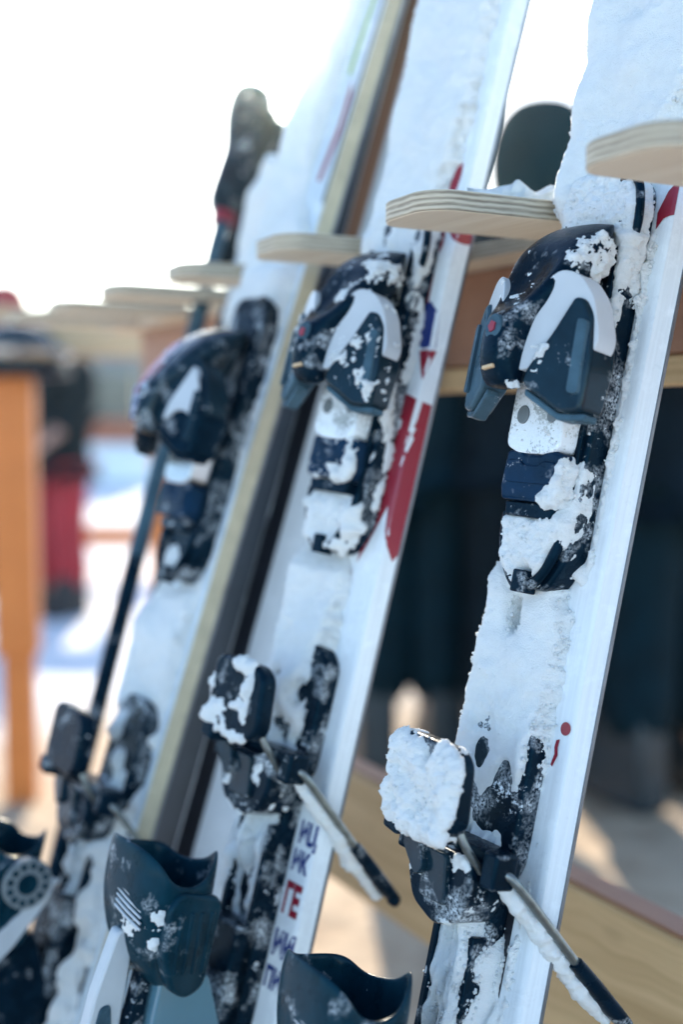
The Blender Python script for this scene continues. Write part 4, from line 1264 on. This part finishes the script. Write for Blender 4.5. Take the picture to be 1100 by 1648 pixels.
    mesh_obj('mouth', *tube_geo([P(-0.025, 0.105, 1.575), P(0, 0.115, 1.572), P(0.025, 0.105, 1.575)], 0.006 * k, 8), 'print_red', root)
    if goggles:
        rg = [P(0.11 * math.cos(t), 0.02 + 0.125 * math.sin(t), 1.70) for t in np.linspace(0.5, math.pi - 0.5, 10)]
        mesh_obj('goggles', *tube_geo(rg, 0.035 * k, 10, 0.6), 'visor', root)
    return root

person('person in black jacket and trousers with red hat behind the second ski', (0.19, 3.34, -0.03), 0.15, 1.74, 'cloth_navy', 'cloth_navy', 'boot_pale', 'knit_hat', 'cloth_red', stance=0.075)
person('person in black with hood up, head seen above the second plywood finger', (0.53, 3.20, -0.03), -0.25, 1.75, 'cloth_black', 'cloth_black', 'boot_pale', 'hood', 'cloth_hood', stance=0.10,
       arms=[((-0.21, 0.0, 1.42), (-0.30, 0.05, 1.16), (-0.20, 0.22, 1.02)), ((0.21, 0.0, 1.42), (0.30, 0.02, 1.14), (0.28, 0.12, 0.92))])
person('person in black with pale boots at the right, behind the nearest ski', (0.84, 3.02, -0.03), 0.5, 1.62, 'cloth_black', 'cloth_navy', 'boot_pale', 'helmet', 'cloth_black', stance=0.10)
person('person in black jacket and red trousers beside the wooden post', (-1.40, 5.85, -0.03), 2.6, 1.50, 'cloth_black', 'cloth_red', 'sole_rubber', 'helmet', 'cloth_black', goggles=True,
       arms=[((-0.21, 0.0, 1.42), (-0.33, 0.10, 1.22), (-0.26, 0.26, 1.06)), ((0.21, 0.0, 1.42), (0.33, 0.05, 1.20), (0.30, 0.20, 1.02))], stance=0.10)
person('person in red hooded jacket at the left edge of the picture', (-1.88, 6.7, -0.03), 2.9, 1.68, 'cloth_red', 'cloth_black', 'sole_rubber', 'hood', 'cloth_red')

# ------------------------------------------------------------------ far wooden barrier, hut, snow pile
rack2 = empty('ski_rack', (-0.81, 2.96, 0), (0, 0, 0.12))
tag(rack2, 'second wooden rack on a thick orange post, at the left edge', 'ski rack')
def bbox(name, x0, x1, y0, y1, z0, z1, mat, parent, bevel=0.006):
    V, Fc = slab_geo([(x0, y0), (x1, y0), (x1, y1), (x0, y1)], z1, z0, lambda a, b, h: (a, b, h))
    return mesh_obj(name, V, Fc, mat, parent, bevel=bevel)
bbox('post', -0.052, 0.052, -0.04, 0.05, 0.36, 1.05, 'wood_orange', rack2)
bbox('post', -0.035, 0.04, -0.035, 0.045, -0.06, 0.36, 'wood_orange', rack2)
bbox('top_board', 0.03, 0.56, 0.06, 0.16, 1.105, 1.205, 'wood_pale', rack2)
bbox('top_board', -0.8, 0.10, 0.17, 0.26, 1.20, 1.235, 'wood_pale', rack2)
bbox('post', 0.40, 0.46, 0.06, 0.13, -0.06, 1.104, 'wood_orange', rack2)

def helmet(label, loc, rz):
    root = empty('ski_helmet', loc, (0, 0, rz)); tag(root, label, 'helmet')
    th = np.linspace(0, 2 * math.pi, 24, endpoint=False); rings = []
    for ph in np.linspace(0.0, math.pi / 2 * 0.98, 9):
        rr = math.cos(ph) ** 0.75
        rings.append([(0.125 * rr * math.cos(t), 0.145 * rr * math.sin(t), 0.005 + 0.125 * math.sin(ph)) for t in th])
    mesh_obj('shell', *loft_geo(rings), 'black_gloss', root, sub=1)
    rg = [(0.124 * math.cos(t), 0.143 * math.sin(t), 0.05) for t in np.linspace(math.pi * 1.15, math.pi * 1.85, 12)]
    mesh_obj('goggles', *tube_geo(rg, 0.028, 10, 0.6), 'visor', root)
    mesh_obj('brim', *loft_geo([[(0.128 * math.cos(t) * k_, 0.148 * math.sin(t) * k_, z_) for t in th] for k_, z_ in ((1.0, 0.0), (1.03, 0.006), (1.0, 0.014), (0.9, 0.012))]), 'black_plastic', root)
    return root
helmet('black ski helmet with goggles resting on the orange post', (-0.80, 2.965, 1.052), 0.3)

bar = empty('wooden_barrier', (-1.45, 7.5, 0))
tag(bar, 'low barrier of orange wooden posts and rails in the snow', 'barrier')
bbox('post', 0.27, 0.36, -0.05, 0.05, -0.05, 0.86, 'wood_orange', bar)
bbox('post', -2.2, -2.11, -0.05, 0.05, -0.05, 0.86, 'wood_orange', bar)
bbox('rail', -2.3, 0.40, -0.09, -0.052, 0.79, 0.935, 'wood_red', bar)
bbox('rail', -2.3, 0.40, -0.09, -0.052, 0.15, 0.28, 'wood_orange', bar)

hut = empty('grey_hut', (-5.0, 20.5, 0))
tag(hut, 'small grey hut with snowy roof far behind the barrier', 'hut')
bbox('wall', -3.0, 1.9, 0, 3, -0.1, 2.1, 'hut_grey', hut, 0.01)
bbox('roof', -3.2, 2.1, -0.3, 3.2, 2.1, 2.2, 'hut_grey', hut, 0.01)
bbox('roof_snow', -3.15, 2.05, -0.25, 3.15, 2.2, 2.33, 'snow_far', hut, 0.05)
for x in (-2.2, -0.6, 0.7):
    w_ = bbox('window', x, x + 0.8, -0.04, -0.005, 0.9, 1.7, 'hut_glass', hut, 0.0)
    bbox('window_frame', x - 0.05, x, -0.06, -0.006, 0.85, 1.75, 'wood_pale', w_, 0.0)
    bbox('window_frame', x + 0.8, x + 0.85, -0.06, -0.006, 0.85, 1.75, 'wood_pale', w_, 0.0)
def mound(name, label, loc, sx, sy, sz, seed):
    n, m = 40, 12
    V = []
    for i in range(m):
        p = i / (m - 1)
        for j in range(n):
            t = 2 * math.pi * j / n
            rr = math.cos(p * math.pi / 2)
            V.append((math.cos(t) * rr * sx, math.sin(t) * rr * sy, math.sin(p * math.pi / 2) * sz))
    V = np.array(V)
    d = 1 + 0.35 * fbm(V, 0.5, 3, seed)
    V *= d[:, None]; V[:, 2] -= 0.1
    Fc = [[i * n + j, i * n + (j + 1) % n, (i + 1) * n + (j + 1) % n, (i + 1) * n + j] for i in range(m - 1) for j in range(n)]
    o = big_mesh(name, V, Fc, 'snow_far'); o.location = loc
    tag(o, label, 'snow pile')
mound('snow_pile', 'rounded pile of cleared snow in front of the grey hut', (-3.5, 18.8, 0), 0.8, 0.6, 0.75, 4)

# ------------------------------------------------------------------ bright winter haze: fades the distance, and its scatter stands in for sun glare
def build_haze():
    V, Fc = slab_geo([(-150, -62), (150, -62), (150, 160), (-150, 160)], 11.5, -2, lambda a, b, h: (a, b, h))
    me = bpy.data.meshes.new('haze'); me.from_pydata(V, [], Fc)
    o = bpy.data.objects.new('haze', me); COL.objects.link(o)
    m = bpy.data.materials.new('haze'); m.use_nodes = True; nt = m.node_tree
    nt.nodes.remove(nt.nodes['Principled BSDF'])
    pv = nt.nodes.new('ShaderNodeVolumePrincipled')
    pv.inputs['Color'].default_value = (0.70, 0.92, 1, 1)
    pv.inputs['Density'].default_value = HAZE
    pv.inputs['Anisotropy'].default_value = 0.97
    nt.links.new(pv.outputs[0], nt.nodes['Material Output'].inputs['Volume'])
    me.materials.append(m)
    tag(o, kind='stuff')
HAZE = 0.0032
build_haze()
